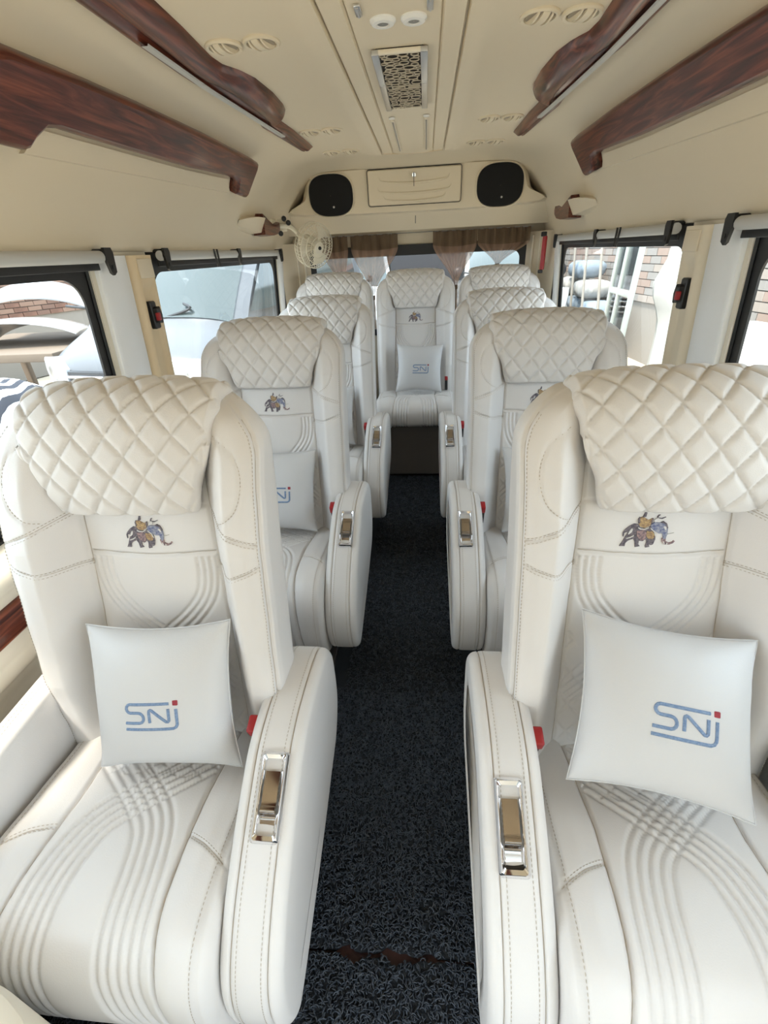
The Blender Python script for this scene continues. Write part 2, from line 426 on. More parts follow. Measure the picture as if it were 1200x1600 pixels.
# grey blind rollers on black brackets
def blind(sg, side, y0, y1, rear):
    z = 1.372; x = 0.822; root = empty('roller_blind', (sg * x, (y0 + y1) / 2, z)); L = np.array(root.location)
    MB().tube(np.array([(sg * x, y0, z), (sg * x, y1, z)]) - L, .0155, 14).build('roller_tube', greyroll, root)
    MB().box(np.array((sg * (x + .012), (y0 + y1) / 2, z - .022)) - L, (.008, y1 - y0, .02), bev=.002).build('slack_fabric', black, root)
    bra = [y0 + .012, (y0 + y1) / 2 if rear else None, y1 + .012]
    for y in bra:
        if y is None: continue
        b = MB(); Pn = [(-.012, .022), (.02, .022), (.026, .010), (.020, -.038), (.006, -.046), (-.004, -.040), (-.012, -.010)]
        b.prism(Pn, -.004, .004, (np.array((sg * (x - .014), y, z)) - L, (0, 1, 0), (0, 0, 1), (-sg, 0, 0)))
        b.box(np.array((sg * (x + .006), y + .004, z + .014)) - L, (.045, .012, .012), bev=.003)
        b.tube([np.array((sg * (x - .02), y + .008, z - .026)) - L, np.array((sg * (x - .006), y + .008, z - .026)) - L], .006, 10)
        b.build('bracket', black, root)
    if rear:
        # black catch loops hanging at the tube
        for y in ((y0 + y1) / 2 - .28, y1 - .02):
            l = MB(); l.tube(np.array([(sg * (x - .018), y - .016, z + .018), (sg * (x - .018), y + .016, z + .018), (sg * (x - .022), y + .012, z - .045), (sg * (x - .022), y - .012, z - .045)]) - L, .004, 6, closed=True); l.build('catch_loop', black, root)
    tag(root, ('grey rolled blind over the %s rear window' if rear else 'grey rolled blind over the %s front window') % side, 'blind', 'roller blinds')
for sg, side in ((-1, 'left'), (1, 'right')):
    blind(sg, side, 0.22, 1.372, False); blind(sg, side, 1.70, 3.13, True)

# rear wall with its window
mb = MB()
zb0, zb1, xb = 0.84, 1.372, 0.70
mb.box((0, 3.56, 0.42), (1.86, .06, .84)); mb.box((0, 3.56, 1.60), (1.86, .06, .458))
for s in (-1, 1): mb.box((s * 0.815, 3.56, 1.10), (.23, .06, .56))
for s in (-1, 1):
    V = np.array([[(s * x, y, z) for x, y in ((.70, 3.53), (.735, 3.50), (.775, 3.46), (.80, 3.40), (.835, 3.30), (.85, 3.26))] for z in np.linspace(.8, 1.42, 6)]); mb.grid(V)
wb = mb.build('wall_back', cream, auto=40); tag(wb, kind='structure')
for s in (-1, 1):
    MB().tube([(s * .748, 3.478, .8), (s * .748, 3.478, 1.40)], .009, 8).build('moulding_rib', creampale, wb)
    MB().tube([(s * .785, 3.43, .8), (s * .785, 3.43, 1.40)], .007, 8).build('moulding_rib', creampale, wb)
w5 = empty('window_5', (0, 3.55, zb0)); tag(w5, kind='structure'); L = np.array(w5.location)
o_ = np.array(rrect(1.44, .56, .05, 8)); i_ = np.array(rrect(1.36, .455, .05, 8)) + [0, -.01]
O = np.array((0, 3.522, 1.105)) - L
V = np.array([O + P[:, :1] * (1, 0, 0) + P[:, 1:] * (0, 0, 1) + c * np.array((0, -1, 0)) for P, c in ((o_, 0), (o_, .008), (i_, .008), (i_, 0))])
MB().grid(V, closeu=True, closev=True).build('window_frame', black, w5)
MB().add(O + (o_ * .99)[:, :1] * (1, 0, 0) + (o_ * .99)[:, 1:] * (0, 0, 1) + np.array((0, .005, 0)), [tuple(range(len(o_)))]).build('pane', glass, w5, smooth=False)

# front end with the windscreen opening behind the camera
fw = MB(); fw.box((0, -1.28, .36), (1.86, .06, .76)); fw.box((0, -1.28, 1.67), (1.86, .06, .30))
for s in (-1, 1): fw.box((s * .89, -1.28, 1.13), (.10, .06, 1.15))
tag(fw.build('wall_front', creampale, smooth=False), kind='structure')
w6 = MB().box((0, -1.28, 1.11), (1.70, .006, 1.15)).build('window_6', glass, smooth=False); tag(w6, kind='structure')

# overhead console at the back: panel, locker door with key, two speakers
con = empty('overhead_console', (0, 3.3, 1.5)); L = np.array(con.location)
def yface(z): return 3.20 + (1.66 - z) * 0.16
mb = MB(); O = np.array((0, 3.2, 1.655))
def con_poly(sx, top, bot):
    return [(-.655 * sx, bot), (-.645 * sx, -.02), (-.60 * sx, top - .03), (-.56 * sx, top), (.56 * sx, top), (.60 * sx, top - .03), (.645 * sx, -.02), (.655 * sx, bot)]
rings = []
for sc, dz, yo in ((1.06, .02, .24), (1.03, .016, .05), (1.0, .006, .012), (.985, 0, 0)):
    P = catmull(con_poly(sc, .10 + dz, -.095 - dz * .2), 6, True)
    rings.append(np.stack([P[:, 0], [yface(1.655 + b) + yo for b in P[:, 1]], 1.655 + P[:, 1]], 1))
V = np.array(rings); mb.grid(V, closev=True); mb.add(V[-1], [tuple(range(V.shape[1]))])
# header sheet below, down to the curtain rail
hd = [(-.70, 3.44, 1.40), (.70, 3.44, 1.40)]
zs = np.linspace(1.462, 1.58, 8); xs = np.linspace(-.82, .82, 30)
mb.grid(np.array([[(x, 3.45 - .17 * sstep(np.array(z), 1.40, 1.60) - .02 * (1 - (x / .82) ** 2), z) for x in xs] for z in zs]))
mb.v = [a - L for a in mb.v]; mb.build('console_shell', cream, con, auto=50)
dr = MB()
def dframe(z=1.668): return (np.array((0, yface(z) - .004, z)) - L, (1, 0, 0), (0, .16 * -1, 1), (0, -1, -.16))
dr.prism(rrect(.525, .165, .012, 5), -.01, .012, dframe(), inset=.004)
door = dr.build('locker_door', cream, con)
for dzz, wv in ((.035, .40), (-.012, .42), (-.05, .36)):
    P = [(-wv / 2, dzz + .014), (-wv / 2 + .03, dzz - .008), (0, dzz - .018), (wv / 2 - .03, dzz - .008), (wv / 2, dzz + .014)]
    fr = dframe(); q = catmull(P, 6); pts = [fr[0] + a * np.array(fr[1]) + b * np.array(fr[2]) + .012 * np.array(fr[3]) for a, b in q]
    MB().tube(pts, np.linspace(.003, .007, len(pts)) * np.hanning(len(pts) + 4)[2:-2] + .001, 8).build('door_rib', cream, door)
fr = dframe(); gp = [fr[0] + a * np.array(fr[1]) + b * np.array(fr[2]) + .0085 * np.array(fr[3]) for a, b in rrect(.531, .171, .013, 5)]
MB().tube(gp, .0022, 6, closed=True).build('door_gap', dark, door)
k = MB(); kc = fr[0] + .052 * np.array(fr[2]) + .012 * np.array(fr[3])
k.lathe([(.013, 0), (.013, .008), (.010, .011), (0.0005, .011)], kc, (0, -1, -.16), 16); lock = k.build('lock_barrel', chrome, door)
MB().box(kc + np.array((0, -.018, -.002)), (.006, .014, .022), bev=.002).box(kc + np.array((0, -.021, -.032)), (.003, .003, .046)).build('key', black, door)
MB().tube(np.array([(0.005, 3.26, 1.53), (.004, 3.262, 1.49)]) - L, .002, 6).build('cable_end', dark, con)
tag(con, 'cream overhead console with locker door between two black speakers', 'console')

def speaker(sg):
    z = 1.648; c = np.array((sg * .482, yface(z) - .004, z)); r = empty('speaker', c)
    th = np.linspace(0, 2 * math.pi, 48, endpoint=False)
    def sup(a, b, n=2.7): return np.stack([a * np.sign(np.cos(th)) * np.abs(np.cos(th)) ** (2 / n), b * np.sign(np.sin(th)) * np.abs(np.sin(th)) ** (2 / n)], 1)
    B = np.array((0, -.16, 1)); Cn = np.array((0, -1, -.16))
    V = np.array([P[:, :1] * np.array((1, 0, 0)) + P[:, 1:] * B + h * Cn for P, h in ((sup(.136, .108), -.01), (sup(.136, .108), .004), (sup(.131, .103), .008), (sup(.128, .100), .004))])
    MB().grid(V, closev=True).build('speaker_rim', cream, r)
    V = np.array([P[:, :1] * np.array((1, 0, 0)) + P[:, 1:] * B + h * Cn for P, h in ((sup(.130, .101), .0), (sup(.126, .098), .010), (sup(.11, .085), .014), (sup(.06, .045), .017), (sup(.0005, .0005), .018))])
    MB().grid(V, closev=True).build('grille_cloth', blackcloth, r)
    MB().ball(-.055 * B + .0165 * Cn + np.array((.012 , 0, 0)), (.006, .002, .006), 10, 6).build('maker_badge', steel, r)
    tag(r, 'black rounded speaker at the %s end of the rear overhead console' % ('left' if sg < 0 else 'right'), 'speaker', 'rear speakers')
speaker(-1); speaker(1)

# curtains
def curtain(x0, x1, xt, zt, label, zend=None, folds=5, seed=1):
    r = empty('curtain', ((x0 + x1) / 2, 3.41, 1.44)); L = np.array(r.location); zr = 1.449; zv = 1.372
    nu = 60; u = np.linspace(0, 1, nu); rs = np.random.default_rng(seed); ph = rs.random() * 6
    def row(z):
        t = np.clip((zv - z) / (zv - zt), 0, 1); pinch = sstep(np.array(t), 0, 1) ** .8
        xs = x0 + u * (x1 - x0); xs = xs * (1 - pinch) + (xt + (u - .5) * .022) * pinch
        amp = .010 * (1 - .55 * pinch) + .004
        ys = 3.45 + amp * np.sin(u * folds * 2 * math.pi + ph) + .006 * np.sin(u * 13 + ph * 2) + .01 * pinch
        return np.stack([xs, ys, np.full(nu, z) - (.012 * np.sin(u * math.pi) * (1 - pinch) if z < zr - .03 else 0 * u)], 1)
    zs = np.linspace(zr, zv, 8); MB().grid(np.array([row(z) for z in zs]) - L).build('heading', valance, r)
    zs = np.linspace(zv, zt, 26); MB().grid(np.array([row(z) for z in zs]) - L).build('voile', sheer, r)
    a = MB(); a.tube(np.array([(xt, 3.46, zt + .015), (xt, 3.46, zt - .01)]) - L, .014, 10); a.build('tie_band', valance, r)
    ze = zend or zt - .2
    tz = np.linspace(zt - .005, ze, 10); a = MB()
    V = np.array([[(xt + (q - .5) * (.022 + .03 * (zt - z)), 3.46 + .008 * math.sin(q * 12), z) for q in np.linspace(0, 1, 12)] for z in tz]); a.grid(V - L)
    a.build('tail', valance, r)
    tag(r, label, 'curtain', 'rear window curtains')
curtain(-.62, -.445, -.50, 1.10, 'leftmost sheer brown curtain, beside the wall fan', seed=2, folds=4)
curtain(-.425, -.115, -.293, 1.075, 'sheer brown curtain tied just left of the middle rear seat', seed=3)
curtain(.112, .392, .265, 1.12, 'sheer brown curtain tied just right of the middle rear seat', seed=4)
curtain(.395, .72, .53, 1.235, 'rightmost sheer brown curtain, above the right rear seat', seed=5, folds=6)
tag(MB().tube([(-.66, 3.45, 1.449), (.74, 3.45, 1.449)], .002, 8).build('curtain_wire', steel), 'thin steel wire carrying the rear window curtains', 'curtain wire')

# ------------------------------------------------------------------ ceiling fittings
def strip(sg, side):
    yo = [(-.30, .555), (0.2, .56), (.8, .563), (1.15, .564), (1.3, .565), (1.6, .56), (2.06, .534), (2.45, .508), (2.66, .492)]
    yi = [(-.30, .46), (0.2, .455), (.8, .448), (1.17, .448), (1.33, .450), (1.5, .458), (1.56, .452), (1.62, .425), (1.69, .407), (1.83, .398), (1.96, .402), (2.03, .413), (2.07, .440), (2.09, .470), (2.16, .464), (2.3, .456), (2.66, .452)]
    ys = np.r_[np.linspace(-.3, 1.45, 30), np.linspace(1.47, 2.12, 60), np.linspace(2.14, 2.66, 16)]
    xo = np.interp(ys, *np.array(yo).T); xi = np.interp(ys, *np.array(yi).T)
    r = empty('wood_trim', (sg * .5, 1.2, 1.775)); L = np.array(r.location); V = []
    for y, a, b in zip(ys, xo, xi):
        e = min(1, .25 + (2.66 - y) / .08 * .75); row = []
        for t in np.linspace(0, 1, 17):
            x = a + (b - a) * t; dome = (1 - abs(2 * t - 1) ** 5) * e
            zc = np.interp(x, half[:, 0], half[:, 1]); bul = .012 * math.exp(-((y - 1.85) / .16) ** 2) * sstep(np.array(t), .35, .8)
            row.append((sg * x, y, zc + .006 - (.034 + float(bul)) * dome + .010 * math.exp(-((t - .42) / .06) ** 2)))
        V.append(row)
    MB().grid(np.array(V) - L).build('mahogany_moulding', wood, r, auto=60)
    yl = np.linspace(1.28, 2.22, 20); V = []
    for y in yl:
        xc = np.interp(y, *np.array(yo).T) - .042
        zc = np.interp(xc, half[:, 0], half[:, 1]) - .031
        V.append([(sg * (xc - .009), y, zc), (sg * (xc - .007), y, zc - .004), (sg * (xc + .007), y, zc - .004), (sg * (xc + .009), y, zc)])
    MB().grid(np.array(V) - L).build('light_strip', diffuser, r)
    tag(r, 'long glossy mahogany ceiling trim with a light strip on the %s' % side, 'wood trim', 'ceiling wood trims')
strip(-1, 'left'); strip(1, 'right')

def hwall(z):  # headlining x at height z
    c = half[half[:, 0] > .44]; return float(np.interp(-z, -c[:, 1], c[:, 0]))
def handle(sg, side):
    r = empty('grab_rail', (sg * .71, 1.7, 1.63)); L = np.array(r.location)
    out = [(0.965, 1.575), (0.965, 1.645), (0.985, 1.672), (1.04, 1.685), (1.24, 1.692), (1.49, 1.698), (1.87, 1.703), (2.30, 1.703), (2.385, 1.700), (2.40, 1.685), (2.40, 1.592), (2.385, 1.582), (2.27, 1.585), (2.262, 1.60), (2.245, 1.625), (2.18, 1.632), (1.82, 1.616), (1.44, 1.608), (1.19, 1.605), (1.155, 1.600), (1.13, 1.580), (1.115, 1.562), (1.10, 1.557), (0.98, 1.557)]
    out = [(y, z + .016) for y, z in out]
    P = np.array(out); nP = []
    for i in range(len(P)):                       # refine for a smooth outline
        a, b = P[i], P[(i + 1) % len(P)]; n = max(1, int(np.linalg.norm(b - a) / .06))
        for q in range(n): nP.append(a + (b - a) * q / n)
    P = np.array(nP)
    def place(Q, h):
        return np.array([(sg * (hwall(z) - h * .86), y, z - h * .45) for y, z in Q])
    mb = MB(); rings = []
    for ins, h in ((0, -.015), (0, .028), (.004, .037), (.010, .041)):
        rings.append(place(offset_poly(P, -ins), h))
    # outer skin ring lofted, front face filled
    V = np.array(rings) - L; mb.grid(V, closev=True); mb.add(V[-1], [tuple(range(len(P)))])
    mb.build('mahogany_rail', wood, r, auto=50)
    # pale filler plate seen below the rail
    Q = [(1.13, 1.56), (1.17, 1.604), (1.82, 1.616), (2.2, 1.63), (2.26, 1.592)]
    V = np.array([(sg * (hwall(z) - .012), y, z) for y, z in Q]) - L
    MB().add(np.r_[V, V + np.array((sg * .02, 0, 0))], [(0, 1, 2, 3, 4), (0, 1, 6, 5), (1, 2, 7, 6), (2, 3, 8, 7), (3, 4, 9, 8), (4, 0, 5, 9)]).build('recess_plate', cream, r, auto=30)
    tag(r, 'curved mahogany grab rail high on the %s wall' % side, 'grab rail', 'mahogany grab rails')
handle(-1, 'left'); handle(1, 'right')

def coat_hook(sg, side):
    r = empty('coat_hook', (sg * .80, 2.73, 1.485)); L = np.array(r.location)
    b = MB(); V = []
    for y, h, zt, zb in ((2.450, .002, 1.512, 1.482), (2.490, .03, 1.522, 1.470), (2.590, .05, 1.530, 1.460), (2.670, .055, 1.530, 1.456)):
        V.append([(sg * (hwall(zb) + .01), y, zb), (sg * (hwall(zb) - h), y, zb + .006), (sg * (hwall(zt) - h), y, zt - .006), (sg * (hwall(zt) + .01), y, zt)])
    b.grid(np.array(V) - L); b.add(np.array(V[-1]) - L, [(0, 1, 2, 3)]); b.build('hook_base', cream, r)
    w = MB(); V = []
    for y, h, zt, zb, th in ((2.670, .057, 1.545, 1.450, .06), (2.750, .062, 1.525, 1.448, .055), (2.830, .064, 1.508, 1.450, .04), (2.900, .066, 1.506, 1.458, .03), (2.945, .060, 1.520, 1.478, .02)):
        x1 = hwall((zt + zb) / 2) - h
        V.append([(sg * (x1 + th), y, zb), (sg * x1, y, zb + .003), (sg * (x1 - .002), y, (zb + zt) / 2), (sg * x1, y, zt - .003), (sg * (x1 + th), y, zt)])
    w.grid(np.array(V) - L, closev=True); w.add(np.array(V[0]) - L, [(0, 1, 2, 3, 4)]); w.add(np.array(V[-1]) - L, [(0, 1, 2, 3, 4)])
    w.build('wooden_prow', wood, r, auto=50)
    tag(r, 'small mahogany tipped hook above the %s rear window' % side, 'hook', 'wood tipped hooks')
coat_hook(-1, 'left'); coat_hook(1, 'right')

def vent_proto():
    r = empty('air_vent'); m = MB()
    m.lathe([(.044, 0.002), (.044, -.003), (.041, -.006), (.035, -.005), (.033, .006)], (0, 0, 0), (0, 0, 1), 32); m.build('vent_ring', ventwhite, r)
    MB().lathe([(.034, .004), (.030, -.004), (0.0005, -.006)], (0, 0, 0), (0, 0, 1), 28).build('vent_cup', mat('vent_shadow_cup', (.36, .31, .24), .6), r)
    for i, x in enumerate((-.017, .0, .017)):
        h = math.sqrt(.034 ** 2 - x * x) * .95; th = np.linspace(0, math.pi, 13)
        P = np.array([(-h * math.cos(t), -.013 * math.sin(t)) for t in th])
        f = MB(); f.prism(P, -.0025 - (.006 if i == 1 else 0), .0025 + (.006 if i == 1 else 0), ((x, 0, 0), (0, 1, 0), (0, 0, 1), (1, 0, 0))); f.build('louvre', ventwhite, r)
    return r
vp = vent_proto(); first = True
for y, xs, nm in ((1.455, (.410, .318), 'nearest'), (2.37, (.405, .315), 'second'), (2.83, (.40, .305), 'rearmost')):
    for sg, side in ((-1, 'left'), (1, 'right')):
        for x, io in zip(xs, ('outer', 'inner')):
            o = vp if first else copy_tree(vp); first = False
            z = float(np.interp(x, half[:, 0], half[:, 1])); o.location = (sg * x, y, z - .001); o.rotation_euler = (0, 0, sg * .35)
            tag(o, '%s round ceiling vent of the %s pair on the %s' % (io, nm, side), 'air vent', 'round ceiling vents')

# two little lamps, blower grille, slots
for x, side in ((-.028, 'left'), (.040, 'right')):
    r = empty('ceiling_lamp', (x, 1.405, 1.792)); MB().lathe([(.029, .002), (.029, -.003), (.024, -.008), (.014, -.009), (.013, -.005)], (0, 0, 0), (0, 0, 1), 28).build('lamp_ring', lampwhite, r)
    MB().lathe([(.0135, -.003), (.012, -.007), (.0005, -.007)], (0, 0, 0), (0, 0, 1), 20).build('lamp_lens', mat('grey_lens', (.16, .16, .155), .2), r)
    tag(r, '%s small round white lamp ahead of the ceiling grille' % side, 'ceiling lamp', 'small round lamps')
gr = empty('blower_grille', (0, 1.83, 1.79))
MB().box((0, 0, .000), (.118, .53, .010)).build('dark_backing', mat('grille_shadow', (.025, .02, .016), .8), gr, smooth=False)
for s in (-1, 1): MB().box((s * .062, 0, -.006), (.019, .535, .012), bev=.002).box((s * .062, -.02, -.013), (.012, .02, .004), bev=.001).build('side_rail', steel, gr)
for yy in (-.262, .262): MB().box((0, yy, -.005), (.118, .010, .010), bev=.002).build('end_rail', creampale, gr)
grm = mat('grille_cream_metal', (.55, .48, .37), .4)
def ring_mesh(r): 
    th = np.linspace(0, 2 * math.pi, 14, endpoint=False)
    return MB().tube(np.stack([r * np.cos(th), r * np.sin(th), 0 * th], 1), .0015, 5, closed=True).mesh('ring', grm)
RM = {r: ring_mesh(r) for r in (.0075, .010, .0125, .015)}
placed = []
rr = random.Random(3)
for tries in range(6000):
    r = rr.choice((.015, .0125, .0125, .010) if tries < 1500 else (.010, .0075)); x = rr.uniform(-.048, .048); y = rr.uniform(-.252, .252)
    if abs(x) + r > .055 or abs(y) + r > .26: continue
    if -.0 < y + .045 + r and y - r < .02 and False: continue
    if abs(y - .03) < .022 + r: continue
    if all(math.hypot(x - a, y - b) > (r + c) * .97 for a, b, c in placed): placed.append((x, y, r))
for x, y, r in placed: link('ring', RM[r], gr, (x, y, -.0075))
def logo_paths():
    arc = lambda cx, cy, r, a0, a1, n=8: [(cx + r * math.cos(math.radians(a0 + (a1 - a0) * i / n)), cy + r * math.sin(math.radians(a0 + (a1 - a0) * i / n))) for i in range(n + 1)]
    S = [(8.55, 4.75)] + arc(1.15, 4.0, .75, 90, 270) + arc(2.75, 2.35, .9, 90, -90) + [(0.1, 1.45)]
    J = [(0.0, .3)] + arc(8.85, 1.15, .85, -90, 0) + [(9.7, 3.75)]
    N = [(4.75, 1.55)] + arc(5.05, 3.45, .32, 180, 50, 5) + arc(8.0, 1.85, .32, 230, 360, 5) + [(8.32, 3.85)]
    return [S, N, J]
q = MB()
for P in logo_paths(): q.tube([((5 - a) * .0105, .03 + (2.5 - b) * .0068, -.006) for a, b in P], .0022, 5)
q.build('logo_letters', grm, gr)
tag(gr, 'patterned blower grille with rings and letters in the ceiling', 'grille')
for x, side in ((-.062, 'left'), (.068, 'right')):
    r = empty('ceiling_slot', (x, 2.6, 1.79)); MB().box((0, 0, 0), (.014, .62, .008), bev=.002).build('slot_frame', creampale, r)
    MB().box((0, 0, -.0035), (.006, .60, .004)).build('slot_channel', mat('slot_grey', (.30, .28, .24), .5), r)
    MB().lathe([(.012, 0), (.011, -.004), (.0005, -.004)], (.0, -.35, 0), (0, 0, 1), 14).build('slot_screw', lampwhite, r)
    tag(r, '%s narrow slot behind the ceiling grille' % side, 'ceiling slot', 'narrow ceiling slots')
for x, side in ((-.075, 'left'), (.075, 'right')):
    r = MB().box((0, 0, 0), (.014, .05, .006), bev=.002).box((0, 0, -.003), (.004, .045, .004)).build('reading_switch', steel, loc=(x, 1.34, 1.789))
    tag(r, '%s little metal switch at the near end of the ceiling panel' % side, 'switch', 'ceiling switches')

# wall fan in the rear left corner
fan = empty('wall_fan', (-.66, 3.08, 1.45)); L = np.array(fan.location)
fc = np.array((-.585, 3.06, 1.400)); ax = np.array((.72, -.60, -.28)); ax /= np.linalg.norm(ax)
fa = np.cross(ax, (0, 0, 1.0)); fa /= np.linalg.norm(fa); fb = np.cross(ax, fa)
def fp(r, t, h): return fc - L + h * ax + r * (math.cos(t) * fa + math.sin(t) * fb)
cg = MB(); th = np.linspace(0, 2 * math.pi, 40, endpoint=False)
fanm = mat('fan_cream_plastic', (.80, .75, .62), .4)
for r, h in ((.118, .0), (.115, .028), (.085, .040), (.055, .046), (.115, -.028), (.07, -.042)): cg.tube([fp(r, t, h) for t in th], .0022, 5, closed=True)
for t in np.linspace(0, 2 * math.pi, 40, endpoint=False):
    cg.tube([fp(.028, t, .047), fp(.07, t + .1, .044), fp(.115, t + .2, .028), fp(.118, t + .2, 0), fp(.115, t + .2, -.028), fp(.05, t + .1, -.046)], .0012, 4)
cg.build('fan_cage', fanm, fan)
MB().lathe([(.032, .046), (.031, .051), (.0005, .053)], fc - L, ax, 20).build('hub_cap', fanm, fan)
MB().lathe([(.0005, -.11), (.035, -.105), (.042, -.06), (.040, -.03), (.012, -.02), (.010, .02), (.016, .022), (.016, .034), (.0005, .036)], fc - L, ax, 20).build('motor_housing', fanm, fan)
for q in range(3):
    V = np.array([[fp(r, 2.094 * q + s * (.25 + .3 * r / .1), .012 + .02 * s * (1.2 - r / .12)) for r in np.linspace(.014, .104, 6)] for s in np.linspace(-1, 1, 6)])
    MB().grid(V).build('fan_blade', fanm, fan)
arm = MB(); tail = fc - L - .10 * ax
arm.tube(catmull([tail, tail + np.array((-.03, .0, .04)), np.array((-.705, 3.0, 1.50)) - L, np.array((-.80, 2.98, 1.50)) - L], 5), .013, 10)
arm.box(np.array((-.795, 2.98, 1.50)) - L, (.03, .09, .075), bev=.008); arm.box(np.array((-.74, 3.0, 1.505)) - L, (.05, .012, .06), bev=.004)
arm.build('mount_arm', fanm, fan)
for d in ((-.72, 2.975, 1.535), (-.70, 2.985, 1.515), (-.745, 2.965, 1.465)):
    MB().lathe([(.012, -.008), (.014, 0), (.012, .008), (.0005, .009)], np.array(d) - L, (.4, -.9, 0), 12).build('clamp_knob', black, fan)
MB().ball(fp(0.0, 0, .056), .010, 10, 6).build('hub_nut', black, fan)
tag(fan, 'small cream wall fan in a wire cage at the rear left corner', 'fan')
# red safety hammer by the rear right pillar
h = empty('safety_hammer', (.775, 3.30, 1.30)); L = np.array(h.location)
MB().prism([(-.010, -.09), (.010, -.09), (.013, .0), (.012, .09), (-.012, .09), (-.013, 0)], 0, .022, ((0, 0, 0), (.55, .8, 0), (0, 0, 1), (.8, -.55, 0)), inset=.004).build('hammer_handle', red, h)
MB().box((.0, -.004, .10), (.03, .03, .026), bev=.005).box((-.0, -.004, -.10), (.026, .026, .018), bev=.004).build('hammer_holder', black, h)
tag(h, 'red safety hammer on the pillar right of the rear window', 'safety hammer')

# ------------------------------------------------------------------ seats (row-1 coordinates: y is world y of the front row)
Y0 = 0.45
ZC = np.array([.34, .42, .6, .8, .93, 1.03, 1.14]); YC = np.array([.598, .615, .655, .705, .738, .757, .777]); YBK = np.array([.695, .71, .75, .80, .83, .855, .878])
def spl(x, X, Y):
    c = np.polyfit(X, Y, 3); return np.polyval(c, x)
def y_center(z): return spl(z, ZC, YC)
def y_back(z): return spl(z, ZC, YBK)
def bol(z): return np.interp(z, [.34, .5, .62, .9, 1.0, 1.08, 1.2], [.045, .060, .080, .082, .066, .035, .01])
def bol_edge(z): return np.interp(z, [.34, .7, .95, 1.2], [.143, .136, .128, .128])
def y_front(x, z):
    a = np.abs(x); e = bol_edge(z)
    return y_center(z) - bol(z) * sstep(a, e - .006, e + .06) + 0.010 * (1 - np.clip(a / .13, 0, 1) ** 2) * sstep(z, .5, .62) * -.6

def thread(mb, pts, r=.0007):
    mb.tube(pts, r, 4, cap=False)
def dashes(mb, pts, nrm, r=.0008, on=.0042, off=.0026, lift=.0006):
    P = np.array(pts, float); d = np.r_[0, np.cumsum(np.linalg.norm(np.diff(P, axis=0), axis=1))]; Nn = np.broadcast_to(np.asarray(nrm, float), P.shape)
    t = 0.0
    while t + on < d[-1]:
        q = np.array([t, t + on / 2, t + on]); A = np.stack([np.interp(q, d, P[:, i]) + lift * np.interp(q, d, Nn[:, i]) for i in range(3)], 1)
        mb.tube(A, [r * .6, r, r * .6], 4, cap=False); t += on + off

def u_lines():
    base = catmull([(.088, .856), (.088, .812), (.078, .775), (.045, .735), (-.01, .690), (-.075, .630), (-.14, .565)], 6)
    T = np.gradient(base, axis=0); T /= np.linalg.norm(T, axis=1)[:, None]; Nn = np.stack([-T[:, 1], T[:, 0]], 1)
    out = []
    for k in range(4):
        P = base + Nn * (-.0125 * k if Nn[0, 0] < 0 else .0125 * k)
        for s in (-1, 1): out.append(P * [s, 1])
    return out

